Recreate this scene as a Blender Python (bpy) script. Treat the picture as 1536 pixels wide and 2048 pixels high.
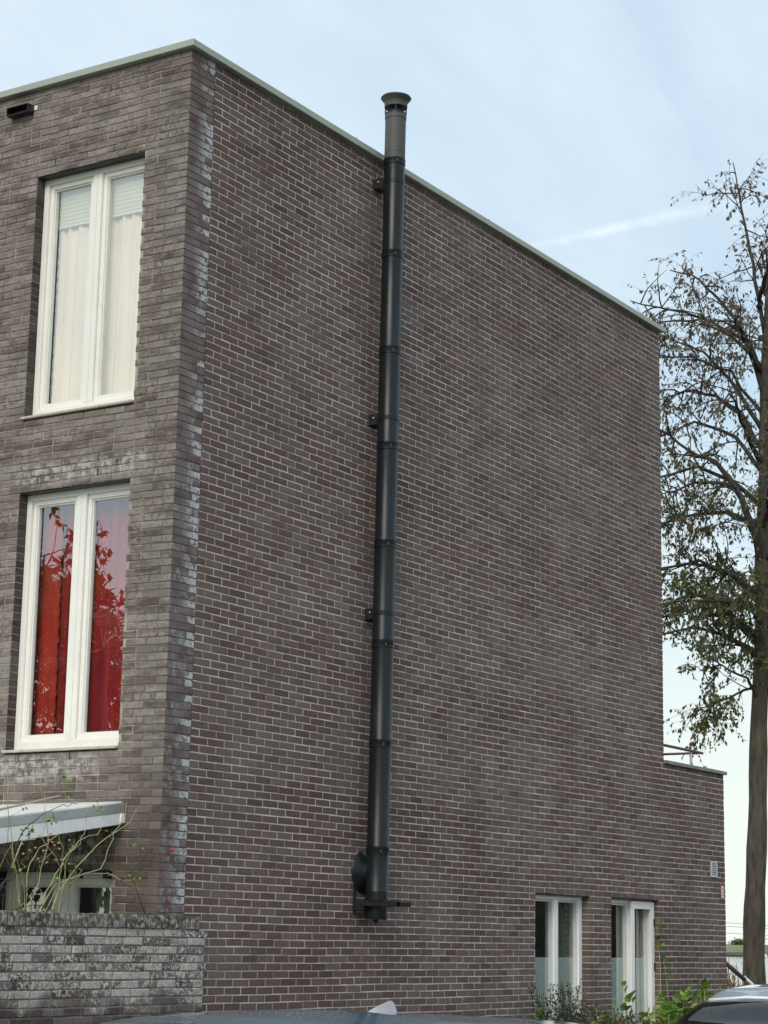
import bpy, bmesh, math, random
import numpy as np
from mathutils import Vector, Matrix
random.seed(7); RNG = np.random.default_rng(7)
for o in list(bpy.data.objects): bpy.data.objects.remove(o)
scene = bpy.context.scene; COL = scene.collection
PI = math.pi
# ------------------------------------------------------------------ camera
CAMPOS = Vector((-12.268, -9.848, 1.75)); PITCH, ROLL, YAW, FPX = 0.2084, 0.0182, 1.0008, 4030.06
fw = Vector((math.sin(YAW)*math.cos(PITCH), math.cos(YAW)*math.cos(PITCH), math.sin(PITCH)))
rt = Vector((math.cos(YAW), -math.sin(YAW), 0)); up = rt.cross(fw)
rt2 = rt*math.cos(ROLL)+up*math.sin(ROLL); up2 = -rt*math.sin(ROLL)+up*math.cos(ROLL)
cd = bpy.data.cameras.new('camera'); cam = bpy.data.objects.new('camera', cd); COL.objects.link(cam)
cam.matrix_world = Matrix(((rt2.x, up2.x, -fw.x, CAMPOS.x), (rt2.y, up2.y, -fw.y, CAMPOS.y), (rt2.z, up2.z, -fw.z, CAMPOS.z), (0, 0, 0, 1)))
cd.sensor_fit = 'VERTICAL'; cd.sensor_height = 36; cd.sensor_width = 27; cd.lens = 36*FPX/2048
cd.clip_end = 6000; cd.clip_start = 0.1; scene.camera = cam
# ------------------------------------------------------------------ light
SUN_EL, SUN_AZ = math.radians(38), math.radians(-106)      # azimuth from +Y towards +X
sv = Vector((math.sin(SUN_AZ)*math.cos(SUN_EL), math.cos(SUN_AZ)*math.cos(SUN_EL), math.sin(SUN_EL)))
sl = bpy.data.lights.new('sun', 'SUN'); so = bpy.data.objects.new('sun', sl); COL.objects.link(so)
so.rotation_euler = sv.to_track_quat('Z', 'Y').to_euler(); sl.energy = 1.5; sl.angle = math.radians(32); sl.color = (1, .93, .83)
scene.view_settings.view_transform = 'Standard'; scene.view_settings.look = 'None'
scene.view_settings.exposure = 0.42; scene.view_settings.gamma = 1; scene.view_settings.use_curve_mapping = False
W = bpy.data.worlds.new('World'); scene.world = W; W.use_nodes = True
class G:
    """small helper for shader node trees"""
    def __init__(s, tree): s.t = tree; s.n = tree.nodes; s.l = tree.links
    def add(s, typ, **kw):
        n = s.n.new(typ)
        for k, v in kw.items(): setattr(n, k, v)
        return n
    def put(s, node, i, v):
        if v is None: return
        if hasattr(v, 'is_output') or hasattr(v, 'links'): s.l.new(v, node.inputs[i])
        else:
            if isinstance(v, tuple) and len(v) == 3 and node.inputs[i].type == 'RGBA': v = v+(1,)
            node.inputs[i].default_value = v
    def m(s, op, a, b=None, c=None, clamp=False):
        n = s.add('ShaderNodeMath', operation=op, use_clamp=clamp)
        for i, v in enumerate((a, b, c)): s.put(n, i, v)
        return n.outputs[0]
    def vm(s, op, a, b=None):
        n = s.add('ShaderNodeVectorMath', operation=op); s.put(n, 0, a); s.put(n, 1, b)
        return n.outputs['Value'] if op in ('DOT_PRODUCT', 'LENGTH') else n.outputs[0]
    def mix(s, f, a, b, mode='MIX'):
        n = s.add('ShaderNodeMix', data_type='RGBA', blend_type=mode); s.put(n, 0, f); s.put(n, 6, a); s.put(n, 7, b)
        return n.outputs[2]
    def rng(s, v, a, b, c=0., d=1., smooth=True):
        n = s.add('ShaderNodeMapRange', interpolation_type='SMOOTHSTEP' if smooth else 'LINEAR')
        for i, x in enumerate((v, a, b, c, d)): s.put(n, i, x)
        return n.outputs[0]
    def noise(s, vec, scale, detail=3, rough=.55, col=False, dist=0):
        n = s.add('ShaderNodeTexNoise'); s.put(n, 'Vector', vec); n.inputs['Scale'].default_value = scale
        n.inputs['Detail'].default_value = detail; n.inputs['Roughness'].default_value = rough; n.inputs['Distortion'].default_value = dist
        return n.outputs[1 if col else 0]
    def sep(s, v): n = s.add('ShaderNodeSeparateXYZ'); s.put(n, 0, v); return n.outputs
    def comb(s, x=0., y=0., z=0.):
        n = s.add('ShaderNodeCombineXYZ')
        for i, v in enumerate((x, y, z)): s.put(n, i, v)
        return n.outputs[0]
    def ramp(s, f, stops):
        n = s.add('ShaderNodeValToRGB'); s.put(n, 0, f); e = n.color_ramp.elements
        while len(e) < len(stops): e.new(.5)
        for k, (p, c) in enumerate(stops): e[k].position = p; e[k].color = (*c, 1)
        return n.outputs[0]
    def bump(s, h, strength=.3, dist=.01):
        n = s.add('ShaderNodeBump'); n.inputs['Strength'].default_value = strength; n.inputs['Distance'].default_value = dist
        s.put(n, 'Height', h); return n.outputs[0]
g = G(W.node_tree); g.n.clear()
wout = g.add('ShaderNodeOutputWorld'); bg = g.add('ShaderNodeBackground')
sky = g.add('ShaderNodeTexSky', sky_type='NISHITA', sun_disc=False, sun_elevation=SUN_EL, sun_rotation=SUN_AZ, altitude=0, air_density=1, dust_density=1.5, ozone_density=1)
D = g.add('ShaderNodeTexCoord').outputs['Generated']
dx, dy, dz = g.sep(D)
den = g.m('ADD', g.m('MAXIMUM', dz, 0.), .12)
pl = g.comb(g.m('DIVIDE', dx, den), g.m('DIVIDE', dy, den), 0.)
mp = g.add('ShaderNodeMapping'); g.put(mp, 'Vector', pl); mp.inputs['Rotation'].default_value = (0, 0, .5); mp.inputs['Scale'].default_value = (.55, 1.5, 1)
c1 = g.noise(mp.outputs[0], 1.1, 7, .6, dist=.6); c2 = g.noise(mp.outputs[0], 4., 6, .6, dist=.4)
cl = g.rng(g.m('ADD', g.m('MULTIPLY', c1, .8), g.m('MULTIPLY', c2, .25)), .36, .70)
low = g.rng(dz, .42, .0)                     # milky band that thickens evenly towards the whole horizon
cover = g.m('ADD', g.m('MULTIPLY', cl, .6), .30, clamp=True)
cover = g.m('MAXIMUM', cover, g.m('MULTIPLY', low, .97))
# a fading contrail: a great circle arc high in the sky
dist = g.m('ADD', g.vm('DOT_PRODUCT', D, (.389, -.036, -.921)), g.m('MULTIPLY', g.m('SUBTRACT', g.noise(D, 60, 4), .5), .0035))
along = g.vm('DOT_PRODUCT', D, (.387, -.91, .17))
wd = g.rng(along, -.08, .12, .0010, .0046, False)
tr = g.m('MULTIPLY', g.rng(g.m('DIVIDE', g.m('ABSOLUTE', dist), wd), 1.5, .0), g.rng(along, -.05, .01))
tr = g.m('MULTIPLY', g.m('MULTIPLY', tr, g.rng(along, .11, .0)), g.rng(g.noise(D, 90, 3), .25, .65, .12, .42))
skyc = g.mix(1., sky.outputs[0], (.082, .100, .102), 'MULTIPLY')
blue = g.mix(.60, skyc, (.42, .58, .72))
cloud = g.mix(low, (.625, .715, .785), (.72, .765, .70))
col = g.mix(cover, blue, cloud)
col = g.mix(tr, col, (.84, .9, .93))
g.put(bg, 0, col); bg.inputs[1].default_value = 1.0
g.l.new(bg.outputs[0], wout.inputs[0])
# ------------------------------------------------------------------ materials
def newmat(name):
    m = bpy.data.materials.new(name); m.use_nodes = True; q = G(m.node_tree)
    b = [n for n in q.n if n.type == 'BSDF_PRINCIPLED'][0]
    return m, q, b
def pmat(name, c, rough=.6, metal=0., var=.12, scale=8., bumps=0., bscale=40., dirt=None, coat=0., spec=.5, stretch=(1, 1, 1), bdist=.006):
    m, q, b = newmat(name)
    P = q.add('ShaderNodeNewGeometry').outputs['Position']
    mpn = q.add('ShaderNodeMapping'); q.put(mpn, 'Vector', P); mpn.inputs['Scale'].default_value = stretch; P2 = mpn.outputs[0]
    n1 = q.noise(P2, scale, 5, .6)
    f = q.rng(n1, .25, .75, 1-var, 1+var, False)
    cc = q.mix(1., (*c, 1), q.comb(f, f, f), 'MULTIPLY')
    if dirt:
        dc, ds, dl, amt = dirt
        cc = q.mix(q.m('MULTIPLY', q.rng(q.noise(P2, ds, 6, .65), dl, dl+.22), amt), cc, (*dc, 1))
    q.put(b, 'Base Color', cc); b.inputs['Roughness'].default_value = rough; b.inputs['Metallic'].default_value = metal
    b.inputs['Specular IOR Level'].default_value = spec
    q.put(b, 'Roughness', q.rng(n1, .2, .8, max(rough-.08, 0), min(rough+.08, 1), False))
    if coat: b.inputs['Coat Weight'].default_value = coat; b.inputs['Coat Roughness'].default_value = .04
    if bumps: q.put(b, 'Normal', q.bump(q.noise(P2, bscale, 4, .6), bumps, .006))
    return m
CH = .0625; ZT = 8.912
def brickmat(name, stops, axis, u0, blotch, eff=None, bl_amt=.4, grey=(.2, .19, .18), cracks=False):
    """fired brick: every brick has its own colour, plus stains that run over the wall"""
    m, q, b = newmat(name)
    P = q.add('ShaderNodeNewGeometry').outputs['Position']; X, Y, Z = q.sep(P)
    U = X if axis == 0 else Y
    row = q.m('FLOOR', q.m('DIVIDE', q.m('SUBTRACT', ZT, Z), CH))
    par = q.m('MODULO', q.m('ABSOLUTE', row), 2.)
    colu = q.m('FLOOR', q.m('DIVIDE', q.m('ADD', q.m('SUBTRACT', U, u0), q.m('MULTIPLY', par, .11)), .22))
    wn = q.add('ShaderNodeTexWhiteNoise', noise_dimensions='3D'); q.put(wn, 'Vector', q.comb(row, colu, 3.))
    v = wn.outputs['Value']; vs = q.sep(wn.outputs['Color'])
    c = q.ramp(v, stops)
    f = q.rng(vs[1], 0., 1., .88, 1.12, False); c = q.mix(1., c, q.comb(f, f, f), 'MULTIPLY')
    fine = q.noise(P, 38, 5, .7)
    ff = q.rng(fine, .25, .75, .72, 1.28, False); c = q.mix(1., c, q.comb(ff, ff, ff), 'MULTIPLY')
    # dusty haze over patches of the wall, coming and going from brick to brick
    bn = q.noise(P, blotch, 4, .6); bn2 = q.m('ADD', bn, q.m('MULTIPLY', q.m('SUBTRACT', vs[0], .5), .18))
    c = q.mix(q.m('MULTIPLY', q.rng(bn2, .42, .68), bl_amt), c, (*grey, 1))
    mpn = q.add('ShaderNodeMapping'); q.put(mpn, 'Vector', P); mpn.inputs['Scale'].default_value = (1.2, 1.2, 9)
    st = q.noise(mpn.outputs[0], 4.2, 6, .68)
    c = q.mix(q.m('MULTIPLY', q.rng(st, .52, .72), .5*bl_amt+.08), c, (*(k*1.5 for k in grey), 1))
    drift = q.rng(q.noise(P, .55, 3, .6), .32, .68, .84, 1.14, False); c = q.mix(1., c, q.comb(drift, q.m('POWER', drift, 1.2), q.m('POWER', drift, 1.3)), 'MULTIPLY')
    specks = q.rng(q.noise(P, 21, 2, .5), .745, .79)
    c = q.mix(q.m('MULTIPLY', specks, .55), c, (.5, .5, .46, 1))
    if cracks:
        w1 = q.noise(P, 24, 6, .8, dist=1.2); edge = q.rng(q.m('ABSOLUTE', q.m('SUBTRACT', w1, .5)), .0, .035)
        reg = q.m('MULTIPLY', q.rng(q.m('ADD', Z, q.m('MULTIPLY', q.noise(P, 5, 3), .5)), 1.42, 1.60), q.rng(Z, 1.80, 1.76))
        oi = q.add('ShaderNodeObjectInfo').outputs['Random']
        wh = q.m('MULTIPLY', q.m('MULTIPLY', q.rng(q.m('ADD', w1, q.m('MULTIPLY', oi, .22)), .545, .62), reg), q.m('ADD', q.m('MULTIPLY', edge, .8), .2))
        c = q.mix(q.m('MULTIPLY', wh, .85), c, (.64, .595, .54, 1))
        c = q.mix(q.m('MULTIPLY', q.rng(edge, .5, .0), .75), c, (.035, .03, .028, 1))
        cap = q.m('MULTIPLY', q.rng(Z, 1.79, 1.80), q.rng(q.noise(P, 24, 4, .7), .46, .60))
        c = q.mix(q.m('MULTIPLY', cap, .75), c, (.42, .41, .38, 1))
        moss = q.m('MULTIPLY', q.rng(Z, 1.868, 1.886), q.rng(q.noise(P, 9, 4), .42, .6))
        c = q.mix(moss, c, (.07, .085, .02, 1))
    if eff: c = eff(q, c, X, Y, Z, P, vs)
    q.put(b, 'Base Color', c); b.inputs['Roughness'].default_value = .85; b.inputs['Specular IOR Level'].default_value = .3
    q.put(b, 'Normal', q.bump(q.m('ADD', fine, q.m('MULTIPLY', q.noise(P, 110, 3), .5)), .35, .004))
    return m
def eff_corner(q, c, X, Y, Z, P, vs):
    mpn = q.add('ShaderNodeMapping'); q.put(mpn, 'Vector', P); mpn.inputs['Scale'].default_value = (1, 1, .35)
    big = q.noise(mpn.outputs[0], 3.2, 3, .5)
    strip = q.rng(X, .336, .332); near = q.rng(X, .10, .30)
    g1 = q.m('MULTIPLY', strip, q.rng(q.noise(P, 5, 4), .35, .6))
    c = q.mix(q.m('MULTIPLY', g1, .6), c, (.215, .187, .175, 1))
    pick = q.rng(q.m('ADD', vs[0], q.m('MULTIPLY', big, .9)), .88, 1.04)
    bright = q.m('MULTIPLY', q.m('MULTIPLY', strip, near), q.m('MULTIPLY', pick, q.rng(q.noise(P, 19, 3), .38, .5)))
    low = q.m('MULTIPLY', q.m('MULTIPLY', strip, q.rng(Z, 6.6, 4.6)), q.m('MULTIPLY', q.rng(q.m('ADD', vs[2], q.m('MULTIPLY', big, .6)), .6, .95), q.rng(q.noise(P, 16, 5, .7), .47, .60)))
    c = q.mix(q.m('MULTIPLY', low, .5), c, (.42, .41, .41, 1))
    return q.mix(q.m('MULTIPLY', q.m('MULTIPLY', bright, q.rng(q.noise(P, 55, 4, .7), .3, .6, .35, 1.)), .8), c, (.66, .66, .66, 1))
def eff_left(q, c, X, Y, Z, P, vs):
    # returns of the openings: recess shade painted in as darker brick, no face dust
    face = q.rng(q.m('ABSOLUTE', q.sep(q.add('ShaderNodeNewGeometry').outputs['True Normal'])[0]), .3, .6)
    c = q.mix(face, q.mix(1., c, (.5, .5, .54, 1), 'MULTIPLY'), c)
    mpn = q.add('ShaderNodeMapping'); q.put(mpn, 'Vector', P); mpn.inputs['Scale'].default_value = (1, .6, 3)
    dusty = q.m('MULTIPLY', q.rng(q.noise(mpn.outputs[0], 3.4, 5, .6), .35, .62), q.rng(Z, 2.6, 3.4, .15, 1.))
    dusty = q.m('MULTIPLY', dusty, face)
    c = q.mix(q.m('MULTIPLY', q.m('MULTIPLY', dusty, q.rng(q.noise(P, 22, 5, .7), .3, .62)), .62), c, (.37, .325, .29, 1))
    def patch(z0, z1, y0, y1):
        a = q.m('MULTIPLY', q.rng(Z, z0-.06, z0+.03), q.rng(Z, z1+.06, z1-.03))
        d = q.m('MULTIPLY', q.rng(Y, y0-.1, y0+.08), q.rng(Y, y1+.3, y1-.1)); return q.m('MULTIPLY', a, d)
    pt = q.m('MAXIMUM', patch(2.30, 2.62, .62, 1.7), q.m('MULTIPLY', patch(5.42, 5.55, .3, 1.6), .7))
    pt = q.m('MAXIMUM', pt, q.m('MULTIPLY', patch(2.95, 3.12, .7, 1.9), .6))
    return q.mix(q.m('MULTIPLY', q.m('MULTIPLY', pt, q.rng(q.noise(P, 14, 4, .6), .42, .6)), .75), c, (.62, .60, .56, 1))
M = {}
M['brick_r'] = brickmat('side wall brick', [(0, (.103, .065, .059)), (.3, (.128, .077, .068)), (.55, (.118, .083, .077)), (.8, (.136, .085, .074)), (1, (.148, .110, .100))], 0, .34, .8, eff_corner, .50, (.176, .145, .135))
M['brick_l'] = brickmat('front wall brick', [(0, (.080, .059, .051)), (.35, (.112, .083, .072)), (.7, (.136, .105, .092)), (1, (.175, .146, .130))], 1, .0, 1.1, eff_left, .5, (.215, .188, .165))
M['brick_g'] = brickmat('garden wall brick', [(0, (.065, .045, .04)), (.5, (.12, .09, .08)), (1, (.18, .15, .135))], 0, .6, 1.6, None, .4, (.2, .195, .19), True)
M['mortar_r'] = pmat('pale joint mortar', (.58, .535, .46), .95, var=.3, scale=6, bumps=.3, dirt=((.22, .20, .18), 1.7, .47, .6))
M['mortar_l'] = pmat('greyed joint mortar', (.38, .34, .29), .95, var=.3, scale=7, bumps=.3, dirt=((.11, .095, .083), 2.6, .40, .85))
M['mortar_c'] = pmat('dark joint mortar', (.15, .147, .142), .95, var=.3, scale=12, bumps=.3, dirt=((.3, .3, .29), 4, .5, .6))
M['mortar_g'] = pmat('garden wall mortar', (.25, .23, .205), .95, var=.25, scale=9, bumps=.4, dirt=((.09, .088, .08), 4, .5, .6))
M['alu'] = pmat('roof edge aluminium', (.36, .385, .325), .55, .1, var=.06, scale=3, dirt=((.3, .33, .25), 6, .55, .5), stretch=(1, 1, 1))
M['concrete'] = pmat('weathered concrete', (.25, .245, .22), .9, var=.2, scale=14, bumps=.5, dirt=((.12, .12, .1), 9, .5, .7))
M['roof'] = pmat('roofing felt', (.08, .08, .08), .9, bumps=.3)
M['plaster'] = pmat('inner plaster', (.35, .34, .32), .9)
M['white'] = pmat('cream white paint', (.84, .81, .74), .4, var=.05, scale=5, dirt=((.62, .60, .5), 7, .58, .45))
M['white2'] = pmat('cool white paint', (.92, .88, .865), .4, var=.05, scale=5, dirt=((.6, .6, .55), 7, .6, .4))
M['gasket'] = pmat('greenish glazing bead', (.70, .72, .67), .5, var=.06)
M['sillm'] = pmat('sill paint', (.50, .45, .37), .6, var=.1, dirt=((.25, .2, .15), 12, .5, .6))
M['black'] = pmat('black plastic', (.015, .015, .016), .45)
M['flue'] = pmat('black coated flue steel', (.010, .012, .014), .33, .0, var=.15, scale=3, spec=.30, dirt=((.06, .06, .06), 5, .56, .3), stretch=(1, 1, .3))
M['flue_top'] = pmat('dusty flue steel', (.075, .073, .070), .6, .1, var=.12, scale=5, dirt=((.12, .115, .10), 6, .5, .5), stretch=(1, 1, .3))
M['steel'] = pmat('galvanised bolt', (.6, .6, .6), .3, .9)
M['flash'] = pmat('zinc flashing', (.48, .49, .49), .42, .5, var=.12, scale=4, dirt=((.3, .3, .29), 6, .5, .5))
M['tan'] = pmat('aged flashing', (.42, .40, .32), .6, .2)
M['board'] = pmat('painted fascia board', (.84, .84, .83), .6, var=.06, scale=9, dirt=((.58, .61, .65), 8, .48, .5))
M['poly'] = pmat('milky roof sheet', (.88, .88, .84), .35, var=.04, dirt=((.5, .5, .4), 9, .62, .4))
M['rail'] = pmat('oxide red pipe', (.13, .065, .062), .5, .1, var=.15)
M['railw'] = pmat('weathered pale pipe', (.5, .46, .47), .5, var=.1)
M['vent'] = pmat('grey vent frame', (.50, .55, .56), .5)
M['sred'] = pmat('sign orange red', (.62, .16, .09), .5); M['swht'] = pmat('sign white', (.75, .72, .66), .5)
M['asphalt'] = pmat('asphalt', (.055, .055, .055), .9, var=.2, scale=20, bumps=.5, bscale=200)
M['paving'] = pmat('paving', (.16, .14, .13), .9, var=.2, scale=12, bumps=.4)
M['kerb'] = pmat('kerb concrete', (.30, .29, .27), .9, var=.1, bumps=.3)
M['soil'] = pmat('grassy soil', (.075, .085, .035), .95, var=.4, scale=3, bumps=.6, dirt=((.12, .10, .06), 2, .5, .7))
M['bank'] = pmat('far grass bank', (.23, .21, .12), .95, var=.3, scale=.05, dirt=((.12, .13, .06), .03, .45, .8))
M['quay'] = pmat('dark quay timber', (.05, .045, .04), .9)
M['boatw'] = pmat('boat white', (.85, .86, .88), .3)
M['wire'] = pmat('wire', (.25, .26, .27), .6)
M['bark'] = pmat('grey green bark', (.075, .062, .047), .95, var=.75, scale=14, bumps=1., bscale=26, bdist=.03, dirt=((.055, .065, .025), 2.5, .50, .7), stretch=(1, 1, .22))
M['limb'] = pmat('dark bark', (.052, .043, .038), .95, var=.3, scale=9, bumps=.5)
M['stem_g'] = pmat('pale green stem', (.42, .38, .20), .7, var=.35, scale=9)
M['stem_r'] = pmat('dark red stem', (.14, .04, .035), .7, var=.3, scale=9)
M['hip'] = pmat('rose hip', (.5, .03, .03), .35)
M['petal'] = pmat('faded petal', (.45, .22, .15), .7)
M['rubber'] = pmat('tyre rubber', (.02, .02, .02), .85); M['rim'] = pmat('wheel rim', (.45, .46, .47), .3, .9)
M['lampw'] = pmat('headlight', (.7, .72, .75), .1, .3); M['lampr'] = pmat('tail light', (.4, .02, .02), .2)
M['fin'] = pmat('pale aerial plastic', (.42, .41, .43), .35)
M['trim'] = pmat('black car trim', (.02, .02, .022), .3)
def leafmat(name, stops, trans=.38):
    m, q, b = newmat(name)
    P = q.add('ShaderNodeNewGeometry').outputs['Position']
    at = q.add('ShaderNodeAttribute', attribute_name='tint').outputs['Fac']
    oi = q.add('ShaderNodeObjectInfo').outputs['Random']
    v = q.m('FRACT', q.m('ADD', q.m('ADD', at, q.m('MULTIPLY', oi, 1.)), 0.))
    c = q.ramp(v, stops)
    q.put(b, 'Base Color', c); b.inputs['Roughness'].default_value = .5; b.inputs['Specular IOR Level'].default_value = .3
    t = q.add('ShaderNodeBsdfTranslucent'); q.put(t, 0, c); mx = q.add('ShaderNodeMixShader'); mx.inputs[0].default_value = trans
    q.l.new(b.outputs[0], mx.inputs[1]); q.l.new(t.outputs[0], mx.inputs[2])
    out = [n for n in q.n if n.type == 'OUTPUT_MATERIAL'][0]; q.l.new(mx.outputs[0], out.inputs[0])
    return m
M['leaf_low'] = leafmat('autumn green leaf', [(0, (.055, .085, .035)), (.4, (.09, .13, .04)), (.7, (.15, .16, .05)), (.9, (.19, .12, .05)), (1, (.22, .17, .05))])
M['leaf_top'] = leafmat('autumn brown leaf', [(0, (.11, .095, .08)), (.35, (.19, .12, .085)), (.6, (.13, .135, .06)), (.85, (.22, .13, .08)), (1, (.11, .11, .11))])
M['leaf_fresh'] = leafmat('fresh green leaf', [(0, (.08, .16, .03)), (.4, (.16, .29, .05)), (.8, (.25, .40, .08)), (1, (.42, .44, .09))], .3)
M['leaf_dark'] = leafmat('dark small leaf', [(0, (.04, .055, .03)), (.5, (.075, .09, .05)), (.8, (.12, .12, .07)), (1, (.45, .42, .36))])
M['reed'] = leafmat('dry reed', [(0, (.28, .18, .09)), (.5, (.42, .29, .16)), (1, (.5, .36, .22))], .2)
M['plume'] = leafmat('pink plume', [(0, (.42, .34, .33)), (1, (.6, .5, .46))], .3)
def cloth(name, c, var=.15):
    m, q, b = newmat(name)
    P = q.add('ShaderNodeNewGeometry').outputs['Position']
    mpn = q.add('ShaderNodeMapping'); q.put(mpn, 'Vector', P); mpn.inputs['Scale'].default_value = (1, 1, .12)
    f = q.rng(q.noise(mpn.outputs[0], 9, 4, .6), .3, .7, 1-var, 1+var, False)
    cc = q.mix(1., (*c, 1), q.comb(f, f, f), 'MULTIPLY'); q.put(b, 'Base Color', cc); b.inputs['Roughness'].default_value = .9
    return m
M['cream'] = cloth('cream curtain cloth', (.95, .83, .68), .06); M['redc'] = cloth('red curtain cloth', (.34, .010, .016), .45)
M['redc2'] = cloth('orange red curtain cloth', (.42, .030, .018), .3)
M['blind'] = cloth('blind cloth', (.93, .90, .72), .04); M['pale'] = cloth('pale green curtain', (.24, .29, .22), .4)
M['room'] = pmat('dim room wall', (.10, .10, .10), .9); M['film'] = pmat('frosted film', (.66, .69, .64), .5, var=.10, scale=3)
def glassmat(name, tint=(.99, 1., .99), base=.02, refl=(1, 1, 1), ior=1.52, k=1.9):
    m, q, b = newmat(name); q.n.remove(b)
    fr = q.add('ShaderNodeFresnel'); fr.inputs[0].default_value = ior
    P = q.add('ShaderNodeNewGeometry').outputs['Position']
    gl = q.add('ShaderNodeBsdfGlossy'); gl.inputs['Roughness'].default_value = .0; gl.inputs[0].default_value = (*refl, 1)
    nb = q.bump(q.noise(P, 1.7, 2, .4), .12, .012); q.put(gl, 'Normal', nb)
    tr_ = q.add('ShaderNodeBsdfTransparent'); tr_.inputs[0].default_value = (*tint, 1)
    mx = q.add('ShaderNodeMixShader'); bf = q.add('ShaderNodeNewGeometry').outputs['Backfacing']
    q.put(mx, 0, q.m('MULTIPLY', q.m('ADD', q.m('MULTIPLY', fr.outputs[0], k), base, clamp=True), q.m('SUBTRACT', 1., bf)))
    q.l.new(tr_.outputs[0], mx.inputs[1]); q.l.new(gl.outputs[0], mx.inputs[2])
    out = [n for n in q.n if n.type == 'OUTPUT_MATERIAL'][0]; q.l.new(mx.outputs[0], out.inputs[0]); return m
M['glass'] = glassmat('double glazing', base=.20)
M['glass_r'] = glassmat('side glazing', (.85, .88, .87), base=.0)
M['carglass'] = glassmat('tinted car glass', (.25, .28, .28), .0, k=1.)
def carpaint(name, c, metal=.5):
    m, q, b = newmat(name); q.put(b, 'Base Color', (*c, 1)); b.inputs['Metallic'].default_value = metal; b.inputs['Roughness'].default_value = .32
    b.inputs['Coat Weight'].default_value = 1.; b.inputs['Coat Roughness'].default_value = .03
    P = q.add('ShaderNodeNewGeometry').outputs['Position']
    q.put(b, 'Roughness', q.rng(q.noise(P, 8, 4), .3, .7, .28, .38, False)); return m
M['paint_b'] = carpaint('steel blue car paint', (.18, .33, .44)); M['paint_s'] = carpaint('silver car paint', (.50, .55, .60))
def watermat():
    m, q, b = newmat('canal water'); b.inputs['Base Color'].default_value = (.10, .13, .13, 1); b.inputs['Roughness'].default_value = .12
    P = q.add('ShaderNodeNewGeometry').outputs['Position']; q.put(b, 'Normal', q.bump(q.noise(P, .5, 5, .6), .5, .3)); return m
M['water'] = watermat()
# ------------------------------------------------------------------ mesh helpers
def tag(o, label=None, cat=None, group=None, kind=None):
    if label: o['label'] = label
    if cat: o['category'] = cat
    if group: o['group'] = group
    if kind: o['kind'] = kind
    return o
def empty(name, loc, label=None, cat=None, group=None):
    o = bpy.data.objects.new(name, None); COL.objects.link(o); o.location = loc; o.empty_display_size = .1
    return tag(o, label, cat, group)
def link(name, me, parent=None, kind=None):
    o = bpy.data.objects.new(name, me); COL.objects.link(o)
    if parent is not None:
        o.parent = parent
        w = Vector((0, 0, 0)); p = parent
        while p is not None: w += p.location; p = p.parent
        o.location = -w          # meshes are written in world coordinates, things are never rotated
    if kind: o['kind'] = kind
    return o
class MB:
    def __init__(s): s.v = []; s.f = []
    def quadbox(s, P):           # 8 corners, bottom 4 then top 4
        n = len(s.v); s.v += [tuple(p) for p in P]
        for a in ((0, 3, 2, 1), (4, 5, 6, 7), (0, 1, 5, 4), (1, 2, 6, 5), (2, 3, 7, 6), (3, 0, 4, 7)): s.f.append(tuple(n+i for i in a))
        return s
    def box(s, x0, x1, y0, y1, z0, z1):
        if x0 > x1: x0, x1 = x1, x0
        if y0 > y1: y0, y1 = y1, y0
        return s.quadbox([(x0, y0, z0), (x1, y0, z0), (x1, y1, z0), (x0, y1, z0), (x0, y0, z1), (x1, y0, z1), (x1, y1, z1), (x0, y1, z1)])
    def wbox(s, w, u0, u1, z0, z1, d0, d1):   # box in a wall's own terms: w 'R' (u=x, depth=y) or 'L' (u=y, depth=x)
        return s.box(u0, u1, d0, d1, z0, z1) if w == 'R' else s.box(d0, d1, u0, u1, z0, z1)
    def tube(s, pts, rad, n=8, cap=True):
        pts = [Vector(p) for p in pts]
        if not isinstance(rad, (list, tuple)): rad = [rad]*len(pts)
        base = len(s.v); side = None
        for i, p in enumerate(pts):
            d = (pts[min(i+1, len(pts)-1)]-pts[max(i-1, 0)])
            d = d.normalized() if d.length > 1e-9 else Vector((0, 0, 1))
            if side is None: side = d.cross(Vector((0, 0, 1)) if abs(d.z) < .9 else Vector((1, 0, 0))).normalized()
            side = (side-d*side.dot(d)).normalized(); o = d.cross(side)
            for k in range(n):
                a = 2*PI*k/n; q = p+(side*math.cos(a)+o*math.sin(a))*rad[i]; s.v.append(tuple(q))
        for i in range(len(pts)-1):
            for k in range(n):
                a = base+i*n+k; b = base+i*n+(k+1) % n; s.f.append((a, b, b+n, a+n))
        if cap:
            s.f.append(tuple(base+k for k in range(n))[::-1]); s.f.append(tuple(base+(len(pts)-1)*n+k for k in range(n)))
        return s
    def lathe(s, c, prof, n=40, ax=(0, 0, 1)):  # prof: (radius, distance along axis)
        ax = Vector(ax).normalized(); e = ax.cross(Vector((0, 0, 1)) if abs(ax.z) < .9 else Vector((1, 0, 0))).normalized(); o = ax.cross(e)
        base = len(s.v); c = Vector(c)
        for r, h in prof:
            for k in range(n):
                a = 2*PI*k/n; s.v.append(tuple(c+ax*h+(e*math.cos(a)+o*math.sin(a))*r))
        for i in range(len(prof)-1):
            for k in range(n):
                a = base+i*n+k; b = base+i*n+(k+1) % n; s.f.append((a, b, b+n, a+n))
        return s
    def build(s, name, mat, parent=None, smooth=False, kind=None, bevel=0, auto=None):
        me = bpy.data.meshes.new(name); me.from_pydata(s.v, [], s.f); me.materials.append(mat)
        if bevel:
            bm = bmesh.new(); bm.from_mesh(me)
            bmesh.ops.bevel(bm, geom=list(bm.edges), offset=bevel, segments=1, affect='EDGES', clamp_overlap=True); bm.to_mesh(me); bm.free()
        if smooth:
            for p in me.polygons: p.use_smooth = True
            if auto: me.set_sharp_from_angle(angle=math.radians(auto))
        return link(name, me, parent, kind)
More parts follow.
